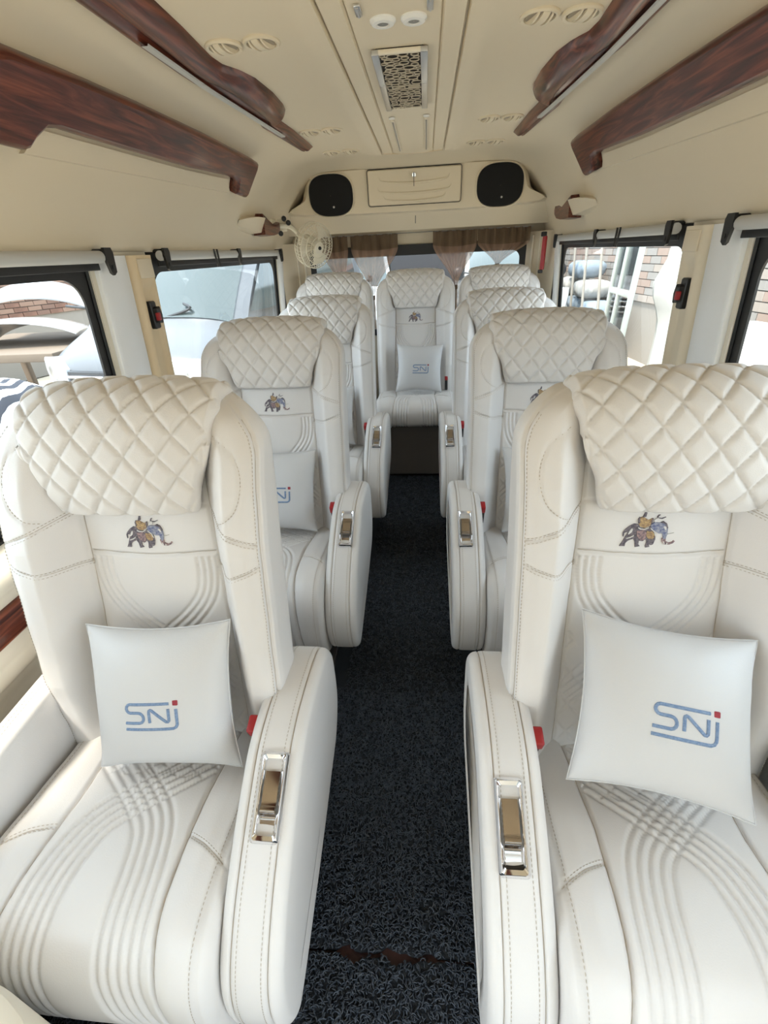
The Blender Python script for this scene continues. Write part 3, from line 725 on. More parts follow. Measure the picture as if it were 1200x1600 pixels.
def build_backrest():
    Wd, rc = .25, .040; H, r, rw, ry = 1.132, .085, .095, .036
    zl = np.arange(.36, H - r, .0024); be = np.radians(np.linspace(0, 90, 22))[1:]
    zz = np.r_[zl, H - r + r * np.sin(be)]; iw = np.r_[0 * zl, rw * (1 - np.cos(be))]; iy = np.r_[0 * zl, ry * (1 - np.cos(be))]
    nf, na, ns, nb = 190, 22, 6, 14
    rows = []; FX = []; FZ = []; N1 = 2 * na + nf
    for z, w_, y_ in zip(zz, iw, iy):
        w = Wd - w_ - .004 * (1 - sstep(np.array(z), .36, .42)); r_ = rc
        xf = np.linspace(-(w - r_), w - r_, nf); yf = y_front(xf, np.full(nf, z)) + y_
        al = np.radians(np.linspace(0, 90, na + 1))[1:]
        xr = (w - r_) + r_ * np.sin(al); yr = yf[-1] + r_ * (1 - np.cos(al))
        yb = float(y_back(z)) - y_; rb = .085
        ys0 = yr[-1]; yb = max(yb, ys0 + .02)
        sd = np.linspace(ys0, max(min(yb - .075, ys0 + .055), ys0 + .006), ns + 1)[1:]
        bx = (w - rb) + rb * np.cos(al); by = sd[-1] + (yb - sd[-1]) * np.sin(al)
        back = np.linspace(w - rb, -(w - rb), nb + 2)[1:-1]
        bulge = .012 * (1 - (back / w) ** 2)
        X = np.r_[-xr[::-1], xf, xr, np.full(ns, w), bx, back, -bx[::-1], np.full(ns, -w)]
        Y = np.r_[yr[::-1], yf, yr, sd, by, yb + bulge, by[::-1], sd[::-1]]
        rows.append(np.stack([X, Y, np.full(len(X), z)], 1)); FX.append(X[:N1]); FZ.append(np.full(N1, z))
    V = np.array(rows); X = np.array(FX); Z = np.array(FZ); D = np.zeros(X.shape)
    pan = lambda s: [(s * float(bol_edge(z)), z) for z in np.linspace(.36, 1.10, 14)]
    for s in (-1, 1):
        D += groove(X, Z, pan(s), .0035, .0075)
        D += groove(X, Z, catmull([(s * .130, .945), (s * .18, .935), (s * .236, .915)], 5), .003, .004, .5)
        D += groove(X, Z, catmull([(s * .130, .835), (s * .18, .855), (s * .236, .875)], 5), .003, .004, .5)
        D += groove(X, Z, catmull([(s * .165, 1.085), (s * .205, 1.06), (s * .218, 1.02), (s * .205, .975), (s * .165, .945)], 6), .0028, .003, .5)
    inside = (np.abs(X) < bol_edge(Z) - .004)
    D += groove(X, Z, catmull([(-.128, .860), (0, .855), (.128, .860)], 6), .0032, .006) * inside
    D += groove(X, Z, [(-.128, .952), (.128, .952)], .003, .004) * inside
    U = np.zeros(X.shape)
    for P in u_lines(): U = np.maximum(U, groove(X, Z, P, .0036, .0042, .4))
    for k in range(-4, 8):                         # big diamonds low on the panel
        for s in (-1, 1):
            U = np.maximum(U, groove(X, Z, [(s * -.15, .36 + k * .07), (s * .15, .36 + k * .07 + .36)], .0036, .0034, .4) * (Z < .70 - .0 * X) * (np.abs(X) > (Z - .40) * .42))
    D += U * inside * (Z < .852)
    D += .0016 * np.sin(X * 41 + Z * 23) * np.sin(Z * 37 - X * 11) * (np.abs(X) > .13)
    V[:, :N1, 1] += D
    for c0, sx in ((na - 13, -1), (na + nf + 12, 1)):      # stitched welt round the outer edge of the bolsters
        for dc in range(-4, 5):
            g = .0042 * math.exp(-(dc / 1.1) ** 2) - .0016 * math.exp(-((abs(dc) - 2.6) / .9) ** 2)
            V[:, c0 + dc, 0] -= sx * g * .75; V[:, c0 + dc, 1] += g * .75
    st = MB()
    def surf(x, z, lift=.0):
        i = int(np.clip(np.searchsorted(zz, z), 0, len(zz) - 1)); return (x, float(np.interp(x, V[i, :N1, 0], V[i, :N1, 1])) - lift - Y0, z)
    fwd = (0, -1, 0)
    for s in (-1, 1):
        thread(st, [surf(s * float(bol_edge(z)), z, .0002) for z in np.linspace(.40, 1.02, 90)])
        for P in (catmull([(s * .130, .945), (s * .18, .935), (s * .236, .915)], 8), catmull([(s * .130, .835), (s * .18, .855), (s * .236, .875)], 8)):
            thread(st, [surf(x, z, .0002) for x, z in P], .0006); dashes(st, [surf(x, z + .0045) for x, z in P], fwd); dashes(st, [surf(x, z - .0045) for x, z in P], fwd)
        dashes(st, [surf(x, z) for x, z in catmull([(s * .165, 1.085), (s * .205, 1.06), (s * .218, 1.02), (s * .205, .975), (s * .165, .945)], 8)], fwd)
        c = na - 13 if s < 0 else na + nf + 12; W_ = V[:len(zl) + 12:4, c] - np.array((0, Y0, 0)); thread(st, W_ + np.array((s * .0006, -.0006, 0)), .0008)
        W_ = V[:len(zl) + 12:4, c + s * -3] - np.array((0, Y0, 0)); dashes(st, W_, (s * .7, -.7, 0))
    thread(st, [surf(x, z, .0002) for x, z in catmull([(-.126, .860), (0, .855), (.126, .860)], 10)])
    ME['backst'] = st.mesh('seam_stitching', seam, smooth=False)
    V[:, :, 1] -= Y0
    n = V.shape[1]; last = (V.shape[0] - 1) * n
    return fastgrid('backrest', V, leather, closev=True, extra=[[last + i for i in range(n)], [i for i in range(n)][::-1]])

PAD = catmull([(.900, .99), (.905, 1.06), (.893, 1.118), (.862, 1.152), (.82, 1.162), (.778, 1.152), (.744, 1.122), (.724, 1.075), (.713, 1.025), (.711, .985), (.718, .954)], 10)
def build_pad():
    P = resample(PAD, 190); d = np.r_[0, np.cumsum(np.linalg.norm(np.diff(P, axis=0), axis=1))]; S = d[-1]
    T = np.gradient(P, axis=0); T /= np.linalg.norm(T, axis=1)[:, None]; Nn = np.stack([T[:, 1] * -1, T[:, 0]], 1)
    # outward normal: away from the middle of the roll
    cen = np.array([.81, 1.03]); sgn = np.sign(((P - cen) * Nn).sum(1)); Nn *= sgn[:, None]
    s_end = S - d                                  # distance from the lower front hem
    hw = np.interp(s_end, [0, .004, .012, .03, .06, .10, .14, .20, .30, .45], [.128, .131, .133, .138, .148, .163, .177, .186, .185, .17])
    nu = 150; u = np.linspace(-1, 1, nu); us = np.sign(u) * (1 - (1 - np.abs(u)) ** 1.25)
    X = hw[:, None] * us[None, :]; Sg = np.repeat(s_end[:, None], nu, 1)
    a, b = .0585, .069
    p = X / a + (Sg - .012) / b; q = X / a - (Sg - .012) / b
    def tri(t): return np.abs((t + .5) % 1 - .5) * 2        # 0 on a stitch line, 1 midway
    g = np.minimum(tri(p), tri(q)); puff = .0062 * (1 - (1 - np.clip(g / .55, 0, 1)) ** 2.4)
    st = np.where(g < .10, .0008 * np.cos(Sg * 2 * math.pi / .0062), 0)
    edge = np.clip((1 - np.abs(us))[None, :] * hw[:, None] / .010, 0, 1); hem = np.clip(Sg / .009, 0, 1)
    prof = np.sqrt(1 - (1 - np.minimum(edge, hem)) ** 2)
    hgt = -.004 + prof * (.011 + puff * np.clip(edge * hem * 1.0, .55, 1) + st)
    drop = .020 * np.abs(us[None, :]) ** 3.0 * np.ones_like(X) * np.interp(s_end, [0, .1, .2, .45], [.35, .6, .9, .5])[:, None]
    wav = .0025 * np.sin(Sg * 70) * (1 - edge)
    off = hgt - drop
    V = np.zeros(X.shape + (3,)); V[..., 0] = X + wav * np.sign(X)
    V[..., 1] = P[:, None, 0] + Nn[:, None, 0] * off; V[..., 2] = P[:, None, 1] + Nn[:, None, 1] * off
    yf = y_front(V[..., 0], V[..., 2]) - .006 - np.clip(hgt, 0, 1) * .8      # keep it lying on the bolsters
    m_ = (V[..., 2] < 1.085) & (V[..., 1] < .80); V[..., 1] = np.where(m_, np.minimum(V[..., 1], yf), V[..., 1])
    # underside
    off2 = -.016 - drop; B = np.zeros_like(V); B[..., 0] = X * .985
    B[..., 1] = P[:, None, 0] + Nn[:, None, 0] * off2; B[..., 2] = P[:, None, 1] + Nn[:, None, 1] * off2
    R = np.concatenate([V, B[:, ::-6]], 1); R[..., 1] -= Y0
    n = R.shape[1]; L = (R.shape[0] - 1) * n
    return fastgrid('headrest_cover', R, suede, closev=True, extra=[[L + i for i in range(n)], [i for i in range(n)][::-1]])

def cushion_path(rear):
    if rear: P = [(.70, .425), (.60, .445), (.48, .458), (.38, .468), (.31, .466), (.262, .448), (.235, .415), (.232, .375), (.245, .335), (.28, .315)]
    else: P = [(.70, .425), (.60, .443), (.48, .458), (.37, .472), (.30, .474), (.25, .458), (.218, .42), (.205, .36), (.204, .30), (.212, .245), (.228, .205), (.262, .186)]
    return catmull(P, 12)
def build_cushion(rear=False, xa=-.235, xb=.211, tagname='rear'):
    Pd = cushion_path(rear); L = np.linalg.norm(np.diff(Pd, axis=0), axis=1).sum(); ns = int(L / .0026)
    P = resample(Pd, ns); T = np.gradient(P, axis=0); T /= np.linalg.norm(T, axis=1)[:, None]; Nn = np.stack([-T[:, 1], T[:, 0]], 1)
    if Nn[0, 1] < 0: Nn = -Nn
    s = np.linspace(0, L, ns); itop = np.argmin(np.abs(P[:, 0] - .30)); ys = np.where(np.arange(ns) <= itop, P[:, 0], .30 - (s - s[itop]))   # unrolled y
    xc, hw = (xa + xb) / 2, (xb - xa) / 2; rc = .032
    nf = 176; xf = np.linspace(-(hw - rc), hw - rc, nf); al = np.radians(np.linspace(0, 90, 10))[1:]
    xr = hw - rc + rc * np.sin(al); dr = rc * (1 - np.cos(al)); sk = np.array([.045, .07, .10])
    Xr = np.r_[np.full(3, -hw), -xr[::-1], xf, xr, np.full(3, hw)]; Dn = np.r_[sk[::-1], dr[::-1], 0 * xf, dr, sk]
    X = np.repeat(Xr[None, :], ns, 0); Yu = np.repeat(ys[:, None], len(Xr), 1)
    D = np.repeat(Dn[None, :], ns, 0) * np.interp(s, [0, L * .8, L], [1, 1, .5])[:, None]
    crown = .010 * (1 - (Xr / hw) ** 2) ; side = .010 * sstep(np.abs(Xr), .12, .17)
    D = D - np.repeat((crown * .4 + side)[None, :], ns, 0)
    pw = np.interp(ys, [-.1, .2, .30, .45, .7], [.150, .138, .128, .122, .140])   # half width of the centre panel
    for sg in (-1, 1):
        D += groove(X, Yu, [(sg * float(np.interp(y, ys[::-1], pw[::-1])), y) for y in np.linspace(ys[-1], .70, 40)], .0035, .0085)
        D += groove(X, Yu, catmull([(sg * .125, .395), (sg * .17, .372), (sg * .215, .345)], 5), .003, .004, .5)
        D += groove(X, Yu, [(sg * (hw - .022), y) for y in np.linspace(ys[-1], .7, 6)], .003, .004, .3)
    inside = np.abs(X) < pw[:, None] - .004
    base = catmull([(-.20, .585), (-.13, .525), (-.06, .468), (-.008, .425), (.022, .392), (.036, .350), (.043, .30), (.046, .22), (.050, .10), (.056, -.10)], 6)
    Tt = np.gradient(base, axis=0); Tt /= np.linalg.norm(Tt, axis=1)[:, None]; Nb = np.stack([-Tt[:, 1], Tt[:, 0]], 1)
    U = np.zeros(X.shape)
    for k in range(5):
        Q = base + Nb * (.0165 * k)
        for sg in (-1, 1): U = np.maximum(U, groove(X, Yu, Q * [sg, 1], .0042, .0058, .35))
    for k in range(8):
        for sg in (-1, 1):
            U = np.maximum(U, groove(X, Yu, [(-sg * .15, .46 + k * .036 - .10), (sg * .15, .46 + k * .036 + .10)], .0036, .004, .35) * (Yu > .50))
    D += U * inside
    D += .0014 * np.sin(X * 31 + Yu * 27) * np.sin(Yu * 33 - X * 14) * (~inside)
    V = np.zeros(X.shape + (3,)); V[..., 0] = X + xc; V[..., 1] = P[:, None, 0] - Nn[:, None, 0] * D - Y0; V[..., 2] = P[:, None, 1] - Nn[:, None, 1] * D
    st = MB()
    def surf(x, yu):
        i = int(np.clip(np.searchsorted(-ys, -yu), 1, ns - 1)); f_ = (ys[i - 1] - yu) / max(ys[i - 1] - ys[i], 1e-9)
        a = [np.array([x + xc, np.interp(x, Xr[3:-3], V[j, 3:-3, 1]), np.interp(x, Xr[3:-3], V[j, 3:-3, 2])]) for j in (i - 1, i)]
        return a[0] * (1 - f_) + a[1] * f_ + .0003 * np.array((0, Nn[i, 0], Nn[i, 1]))
    for sg in (-1, 1):
        yy = np.linspace(ys[-1] + .01, .66, 130); thread(st, [surf(sg * float(np.interp(y, ys[::-1], pw[::-1])), y) for y in yy], .0008)
        C_ = catmull([(sg * .128, .393), (sg * .17, .372), (sg * .205, .350)], 8); thread(st, [surf(x, y) for x, y in C_], .0006)
        for o_ in (-.0045, .0045): dashes(st, [surf(x, y + o_) for x, y in C_], (0, 0, 1))
        dashes(st, [surf(sg * (hw - .026), y) for y in yy[::2]], (0, -.3, .9))
    ME['cushst_' + tagname] = st.mesh('seam_stitching', seam, smooth=False)
    return fastgrid('seat_cushion', V, leather)

def slab_arm(name, prof, x0, x1, rc, m, dent=None, seamw=.0):
    """upholstered slab: side profile (y,z) with rounded long edges"""
    P = resample(np.r_[catmull(prof, 8, True), [prof[0]]], 181)[:-1]; rings = []
    al = np.radians(np.linspace(0, 90, 9))
    c = P.mean(0)
    def ring(ins, x): 
        Q = offset_poly(P, -ins); return np.stack([np.full(len(Q), x), Q[:, 0], Q[:, 1]], 1)
    R = [ring(rc + .05, x0 + .0), ring(rc + .02, x0 - .002)]
    for a in al: R.append(ring(rc * (1 - math.sin(a)), x0 + rc * (1 - math.cos(a))))
    R.append(ring(.0036, x0 + rc + .002))
    for x in np.linspace(x0 + rc + .005, x1 - rc - .005, 9): R.append(ring(-.0012 * math.sin((x - x0) / (x1 - x0) * math.pi), x))
    R.append(ring(.0036, x1 - rc - .002))
    for a in al[::-1]: R.append(ring(rc * (1 - math.sin(a)), x1 - rc * (1 - math.cos(a))))
    R += [ring(rc + .02, x1 + .002), ring(rc + .05, x1)]
    V = np.array(R); V[..., 1] -= Y0
    st = MB()
    for i, j in ((11, 13), (len(R) - 12, len(R) - 14)):
        ok = np.where((P[:, 1] > .24) & ~((P[:, 0] > .35) & (P[:, 1] < .42)))[0]; k0 = ok[np.argmax(np.diff(np.r_[ok[-1] - len(P), ok]))]; seq = [(k0 + q) % len(P) for q in range(len(ok))]
        out_ = (V[i] - np.array((0, *(P.mean(0) - [Y0, 0])))) * [0, 1, 1]; out_ /= np.linalg.norm(out_, axis=1)[:, None]
        thread(st, (V[i] + .0012 * out_)[seq], .0007); dashes(st, V[j][seq], out_[seq], r=.0007)
    ME[name + '_st' + ('p' if x0 > 0 else 'n')] = st.mesh('seam_stitching', seam, smooth=False)
    n = V.shape[1]; L = (V.shape[0] - 1) * n
    def fan(b): return [[b + i for i in range(n)]]
    return fastgrid(name, V, m, closev=True, extra=fan(0) + fan(L))

ARM = [(.765, .50), (.755, .555), (.715, .595), (.64, .610), (.55, .612), (.485, .600), (.43, .572), (.355, .524), (.285, .468), (.234, .405), (.214, .34), (.218, .265), (.245, .212), (.30, .212), (.40, .236), (.50, .262), (.62, .300), (.70, .330), (.755, .40)]
WARM = [(.74, .50), (.725, .585), (.66, .602), (.55, .600), (.42, .592), (.32, .568), (.25, .51), (.215, .42), (.22, .32), (.26, .285), (.45, .30), (.70, .33), (.74, .40)]

def plate_frame(dy=0.0):
    """recline plate on the armrest top: origin, across, along (toward the front), outward"""
    P = catmull(ARM, 8, True); P = P[(P[:, 1] > .45)]; P = P[np.argsort(P[:, 0])]
    y = .417 + dy; z = lambda q: float(np.interp(q, P[:, 0], P[:, 1]))
    d = np.array((0, -.10, z(y - .05) - z(y + .05))); d /= np.linalg.norm(d)
    nrm = np.array((0, d[2], -d[1])); nrm = nrm if nrm[2] > 0 else -nrm
    return np.array((0, y, (z(y - .05) + z(y + .05)) / 2 * .35 + z(y) * .65 + .002)), np.array((1.0, 0, 0)), d, nrm

def elephant(parent):
    S = [
        ([(250, 620), (244, 560), (268, 512), (330, 450), (400, 408), (460, 420), (500, 472), (600, 482), (655, 440), (735, 560), (745, 660), (722, 742), (690, 755), (662, 742), (672, 782), (612, 796), (605, 770), (618, 700), (600, 652), (560, 690), (500, 682), (500, 742), (526, 772), (452, 790), (440, 702), (410, 652), (340, 682), (302, 722), (295, 776), (216, 776), (255, 702), (288, 622), (318, 562), (296, 542), (268, 560), (262, 620)], 0, 1),
        ([(465, 312), (520, 300), (560, 322), (610, 352), (652, 322), (662, 382), (622, 442), (560, 472), (490, 452), (458, 400)], 2, 2),
        ([(512, 305), (545, 216), (568, 230), (560, 292)], 0, 2), ([(458, 400), (452, 330), (470, 300), (480, 390)], 0, 3), ([(652, 322), (672, 318), (664, 385), (640, 420)], 0, 3),
        ([(645, 424), (700, 382), (780, 392), (830, 370), (888, 410), (910, 482), (916, 562), (900, 642), (868, 660), (848, 602), (838, 562), (780, 562), (720, 522), (660, 482)], 1, 2),
        ([(790, 385), (830, 366), (885, 400), (912, 470), (895, 480), (860, 410)], 0, 3),
        ([(600, 522), (690, 532), (736, 602), (702, 652), (640, 652), (600, 602)], 2, 2),
        ([(450, 522), (560, 502), (600, 562), (592, 642), (545, 690), (500, 652), (460, 602)], 3, 2),
        ([(836, 640), (902, 640), (906, 690), (960, 715), (1008, 700), (1024, 676), (1046, 690), (1020, 722), (960, 746), (890, 740), (850, 702)], 3, 2),
        ([(690, 342), (740, 312), (766, 332), (752, 372), (702, 382)], 4, 2), ([(725, 305), (742, 268), (772, 262), (748, 285), (745, 312)], 0, 2), ([(758, 312), (800, 318), (856, 296), (858, 303), (802, 328), (760, 322)], 0, 2),
        ([(462, 462), (500, 482), (560, 486), (620, 462), (622, 472), (560, 500), (496, 496), (458, 474)], 4, 3),
        ([(650, 470), (720, 530), (740, 600), (728, 600), (708, 538), (645, 482)], 4, 3), ([(340, 520), (372, 476), (384, 500), (372, 540), (330, 580), (318, 572)], 4, 3), ([(300, 640), (360, 620), (410, 590), (412, 602), (362, 634), (302, 652)], 4, 3),
        ([(842, 440), (880, 450), (890, 500), (868, 500), (850, 470)], 4, 3), ([(920, 572), (965, 566), (1012, 552), (1012, 558), (965, 575), (920, 580)], 4, 2), ([(860, 690), (875, 688), (895, 728), (882, 728)], 4, 3), ([(920, 712), (935, 716), (932, 742), (918, 738)], 4, 3)]
    sc = .000112; mb = MB()
    for poly, mi, lv in S:
        P = np.array(poly, float); x = (P[:, 0] - 625) * sc; z = .901 - (P[:, 1] - 520) * sc
        def lay(h): return np.stack([x, y_front(x, z) - h - Y0, z], 1)
        k = len(P); V = np.r_[lay(-.001), lay(.0008 + .0006 * lv)]
        mb.add(V, [tuple(k + i for i in range(k))] + [(i, (i + 1) % k, k + (i + 1) % k, k + i) for i in range(k)], mi)
    return mb.mesh('embroidered_elephant', [el_dark, el_blue, el_gold, el_rose, el_white], smooth=False)

ME = {}
def seat_meshes():
    ME['back'] = build_backrest(); ME['pad'] = build_pad(); ME['eleph'] = elephant(None)
    for s in (-1, 1): ME['cush%d' % s] = build_cushion(False, *((-.235, .211) if s < 0 else (-.211, .235)), tagname='%d' % s)
    ME['cushrear'] = build_cushion(True, -.245, .245)
    for s in (-1, 1):       # s = -1: left-hand seat, aisle at +x
        a = (.211, .3135) if s < 0 else (-.3135, -.211); ME['arm%d' % s] = slab_arm('aisle_armrest', ARM, a[0], a[1], .020, leather)
        b = (-.292, -.238) if s < 0 else (.238, .292); ME['warm%d' % s] = slab_arm('window_armrest', WARM, b[0], b[1], .016, leather)
    # chrome plate
    mid, A, Dn, Nn = plate_frame()
    out = np.array(rrect(.047, .132, .006, 4)); inn = np.array(rrect(.030, .110, .004, 4)); m2 = np.array(rrect(.039, .122, .005, 4))
    def lay(P, h): return P[:, :1] * A + P[:, 1:] * Dn + (h + -.0045 * (P[:, 1:] / .06) ** 2) * Nn
    mb = MB(); mb.grid(np.array([lay(out, -.016), lay(out, .004), lay(m2, .0085), lay(inn, .004), lay(inn, -.014)]), closev=True); ME['plate'] = mb.mesh('chrome_plate', chrome, auto=50)
    mb = MB(); mb.add(lay(inn, -.0055), [tuple(range(len(inn)))]); ME['well'] = mb.mesh('plate_well', dark, smooth=False)
    mb = MB(); t = np.linspace(-.036, .053, 24); V = []
    for q in t:
        h = -.0015 + .0075 * math.exp(-((q - .020) / .005) ** 2) + .0025 * math.sin((q + .05) * 40) - (.003 if q > .026 else 0)
        V.append([np.array((x, 0, 0)) + q * Dn + (h - .0045 * (q / .06) ** 2) * Nn for x in (-.0125, -.010, .010, .0125)])
    mb.grid(np.array(V)); ME['lever'] = mb.mesh('recline_lever', mat('chrome_painted_reflection', (.36, .32, .29), .08, metal=1))  # brown base colour paints a dark reflection into the chrome lever
    mb = MB(); mb.box((0, 0, .25), (.42, .40, .03), bev=.005)
    for sx in (-.17, .17): mb.box((sx, 0, .125), (.035, .34, .24), bev=.006)
    for sx in (-.17, .17): mb.box((sx, 0, .012), (.06, .42, .024), bev=.004)
    ME['base'] = mb.mesh('seat_base', darkmetal, auto=40)
    mb = MB(); mb.box((0, 0, 0), (.018, .030, .075), bev=.004); ME['buck'] = mb.mesh('buckle_body', black)
    mb = MB(); mb.box((0, -.004, .034), (.0195, .032, .028), bev=.004); ME['btn'] = mb.mesh('buckle_button', red)
seat_meshes()

def seat(sg, x, yoff, label, rear=False, dz=0.0, group='reclining passenger seats', plate_dy=0.0, rec=0.0, pdx=0.0, edx=0.0, pdz=0.0):
    r = empty('passenger_seat', (x, Y0 + yoff, dz))
    b = link('backrest', ME['back'], r)
    link('seam_stitching', ME['backst'], b)
    e = link('embroidered_elephant', ME['eleph'], b, (edx, 0, 0)); e['label'] = 'small embroidered elephant in blue, gold and slate thread'
    p = link('headrest_cover', ME['pad'], r, (pdx, 0, 0)); p['label'] = 'diamond quilted headrest cover'
    for o in (b, p):                            # recline about the crease line
        a_ = math.radians(rec); c_, s_ = math.cos(a_), math.sin(a_); py, pz = .165, .42
        o.rotation_euler = (a_, 0, 0); o.location = (o.location.x, py - (py * c_ - pz * s_), pz - (py * s_ + pz * c_) + (pdz if o is p else 0))
    if rear:
        c = link('seat_cushion', ME['cushrear'], r); link('seam_stitching', ME['cushst_rear'], c); bb = link('belt_buckle', ME['buck'], r, (.20, .12, .50), (-.5, 0, 0)); link('buckle_button', ME['btn'], bb)
    else:
        k = -sg     # direction of the aisle
        c = link('seat_cushion', ME['cush%d' % sg], r); link('seam_stitching', ME['cushst_%d' % sg], c)
        a = link('aisle_armrest', ME['arm%d' % sg], r); w = link('window_armrest', ME['warm%d' % sg], r)
        link('seam_stitching', ME['aisle_armrest_st' + ('p' if sg < 0 else 'n')], a); link('seam_stitching', ME['window_armrest_st' + ('n' if sg < 0 else 'p')], w)
        mid = plate_frame(plate_dy)[0]; nr = plate_frame(plate_dy)[3]; loc = (k * .270, mid[1] - Y0 + .007 * nr[1], mid[2] + .007 * nr[2])
        pl = link('recline_plate', ME['plate'], a, loc); pl['label'] = 'chrome recline lever plate'
        link('plate_well', ME['well'], a, loc); link('recline_lever', ME['lever'], a, loc)
        link('seat_base', ME['base'], r, (-k * .01, .02, 0))
        bb = link('belt_buckle', ME['buck'], r, (k * .2055, .098, .550), (.30, 0, 0)); link('buckle_button', ME['btn'], bb)
    tag(r, label, 'seat', group); return r
XS = .4625
seat(-1, -XS, 0, 'ivory leather seat at front left, nearest the camera on the left', rec=2.5, pdx=-.012, pdz=-.007)
seat(1, XS + .007, -.0, 'ivory leather seat at front right, nearest the camera on the right', plate_dy=-.018, rec=0.0, pdx=.026, edx=-.012, pdz=-.011)
seat(-1, -XS, .85, 'ivory leather seat in the second row, left of the aisle')
seat(1, XS, .85, 'ivory leather seat in the second row, right of the aisle', rec=-1.0, pdz=-.004)
seat(-1, -XS + .02, 1.70, 'ivory leather seat in the third row, left of the aisle')
seat(1, XS - .01, 1.70, 'ivory leather seat in the third row, right of the aisle')
RG = 'rear bench seats'
seat(-1, -.525, 2.50, 'ivory leather rear seat in the left back corner', True, .075, RG)
seat(-1, 0.0, 2.50, 'middle ivory leather rear seat facing down the aisle', True, .075, RG)
seat(1, .525, 2.50, 'ivory leather rear seat in the right back corner', True, .075, RG)
pl = MB(); pl.box((0, 3.2, .19), (1.70, .60, .38), bev=.01); tag(pl.build('rear_platform', riserm), 'dark grey riser box under the rear bench seats', 'platform')

# ------------------------------------------------------------------ pillows with the SNJ logo
def pillow_mesh(sz=.30, th=.105, seed=0):
    n = 56; t = np.linspace(-1, 1, n); t = np.sin(t * math.pi / 2) * .35 + t * .65
    U, Vv = np.meshgrid(t, t, indexing='ij')
    k = .10
    X = U * (1 - k * (1 - Vv ** 2) * np.abs(U) ** 3 * 1.0); Y = Vv * (1 - k * (1 - U ** 2) * np.abs(Vv) ** 3)
    Hh = ((1 - np.abs(U) ** 2.3).clip(0) * (1 - np.abs(Vv) ** 2.3).clip(0)) ** .62
    rs = np.random.default_rng(seed); wr = 0
    for _ in range(9):
        a = rs.random() * 6.28; c0 = rs.random(2) * 2 - 1; ed = np.sign(c0[np.argmax(np.abs(c0))])
        f = rs.uniform(10, 18); wr = wr + .010 * np.sin(f * (np.cos(a) * U + np.sin(a) * Vv) + rs.random() * 6) * np.exp(-(((U - c0[0] * 1.2) ** 2 + (Vv - c0[1] * 1.2) ** 2) / .09))
    edge = np.maximum(np.abs(U), np.abs(Vv)); Hh = Hh + wr * sstep(edge, .35, .8) * (1 - sstep(edge, .93, 1.0))
    def pt(h): return np.stack([X * sz / 2, h * th / 2, Y * sz / 2], -1)
    top = pt(-Hh - .012 * (edge < .999)); bot = pt(Hh + .012 * (edge < .999))
    mb = MB(); mb.grid(top); mb.grid(bot)
    return mb, t, Hh, sz, th

def pillow(label, loc, lean, roll, yaw=0, sz=.30, seed=0, logo=True, th=.105):
    mb, t, Hh, s_, th = pillow_mesh(sz, th, seed)
    me = mb.mesh('throw_pillow', pleather)
    bm = bmesh.new(); bm.from_mesh(me); bmesh.ops.remove_doubles(bm, verts=bm.verts, dist=.0004); bm.to_mesh(me); bm.free()
    r = empty('throw_pillow', loc)
    M = Matrix.Rotation(yaw, 4, 'Z') @ Matrix.Rotation(-lean, 4, 'X') @ Matrix.Rotation(roll, 4, 'Y')
    r.matrix_world = Matrix.Translation(loc) @ M
    body = link('pillow_body', me, r)
    a = MB(); k = .10
    e = np.linspace(-1, 1, 24)
    ring = [(q, -1) for q in e] + [(1, q) for q in e[1:]] + [(q, 1) for q in e[::-1][1:]] + [(-1, q) for q in e[::-1][1:-1]]
    pts = [((u * (1 - k * (1 - v * v) * abs(u) ** 3)) * sz / 2, 0, (v * (1 - k * (1 - u * u) * abs(v) ** 3)) * sz / 2) for u, v in ring]
    a.tube(pts, .0016, 5, closed=True); a.build('seam_piping', pleather, r)
    if logo:
        def hat(u, v):
            i = np.interp(u, t, np.arange(len(t))); j = np.interp(v, t, np.arange(len(t))); i0 = int(min(i, len(t) - 2)); j0 = int(min(j, len(t) - 2)); fi, fj = i - i0, j - j0
            return (Hh[i0, j0] * (1 - fi) + Hh[i0 + 1, j0] * fi) * (1 - fj) + (Hh[i0, j0 + 1] * (1 - fi) + Hh[i0 + 1, j0 + 1] * fi) * fj
        sc = .0102 * sz / .30; ox, oz = .008, -.012
        L = MB()
        for P in logo_paths():
            Pd = resample(P, max(24, int(len(P) * 2.2)))
            pts = []
            for p_, q_ in Pd:
                x = (p_ - 4.9) * sc + ox; z = (q_ - 2.5) * sc * 1.08 + oz
                pts.append((x, -(hat(x / (sz / 2), z / (sz / 2)) + .012) * th / 2 + .0008, z))
            # flat satin-stitch band: two parallel rows of thread
            L.tube(pts, .0031, 8)
        lg = L.build('logo_letters', logo_blue, r); lg['label'] = 'blue embroidered SNJ letters'
        x = 4.75 * sc + ox; z = 2.3 * sc * 1.08 + oz
        d = MB(); d.box((x, -(hat(x / (sz / 2), z / (sz / 2)) + .012) * th / 2 + .001, z), (.0095, .005, .0095), bev=.0015); o = d.build('logo_dot', logo_red, r); o['label'] = 'red square dot of the letter J'
    tag(r, label, 'pillow', 'SNJ throw pillows'); return r
R_ = math.radians
pillow('white SNJ pillow on the front left seat', (-.437, .560, .625), R_(25), R_(-3), R_(0), .290, 1, th=.12)
pillow('white SNJ pillow on the front right seat', (.470, .552, .648), R_(44), R_(7), R_(-4), .288, 2, th=.125)
pillow('white pillow on the second row left seat, half hidden', (-.470, 1.435, .622), R_(22), R_(4), R_(8), .295, 3)
pillow('white pillow on the second row right seat, mostly hidden', (.475, 1.435, .622), R_(22), R_(-3), R_(-6), .295, 4)
pillow('white pillow on the third row left seat, mostly hidden', (-.445, 2.285, .622), R_(22), R_(0), R_(0), .295, 5)
pillow('white SNJ pillow on the middle rear seat', (.025, 3.03, .690), R_(20), R_(2), 0, .295, 6)

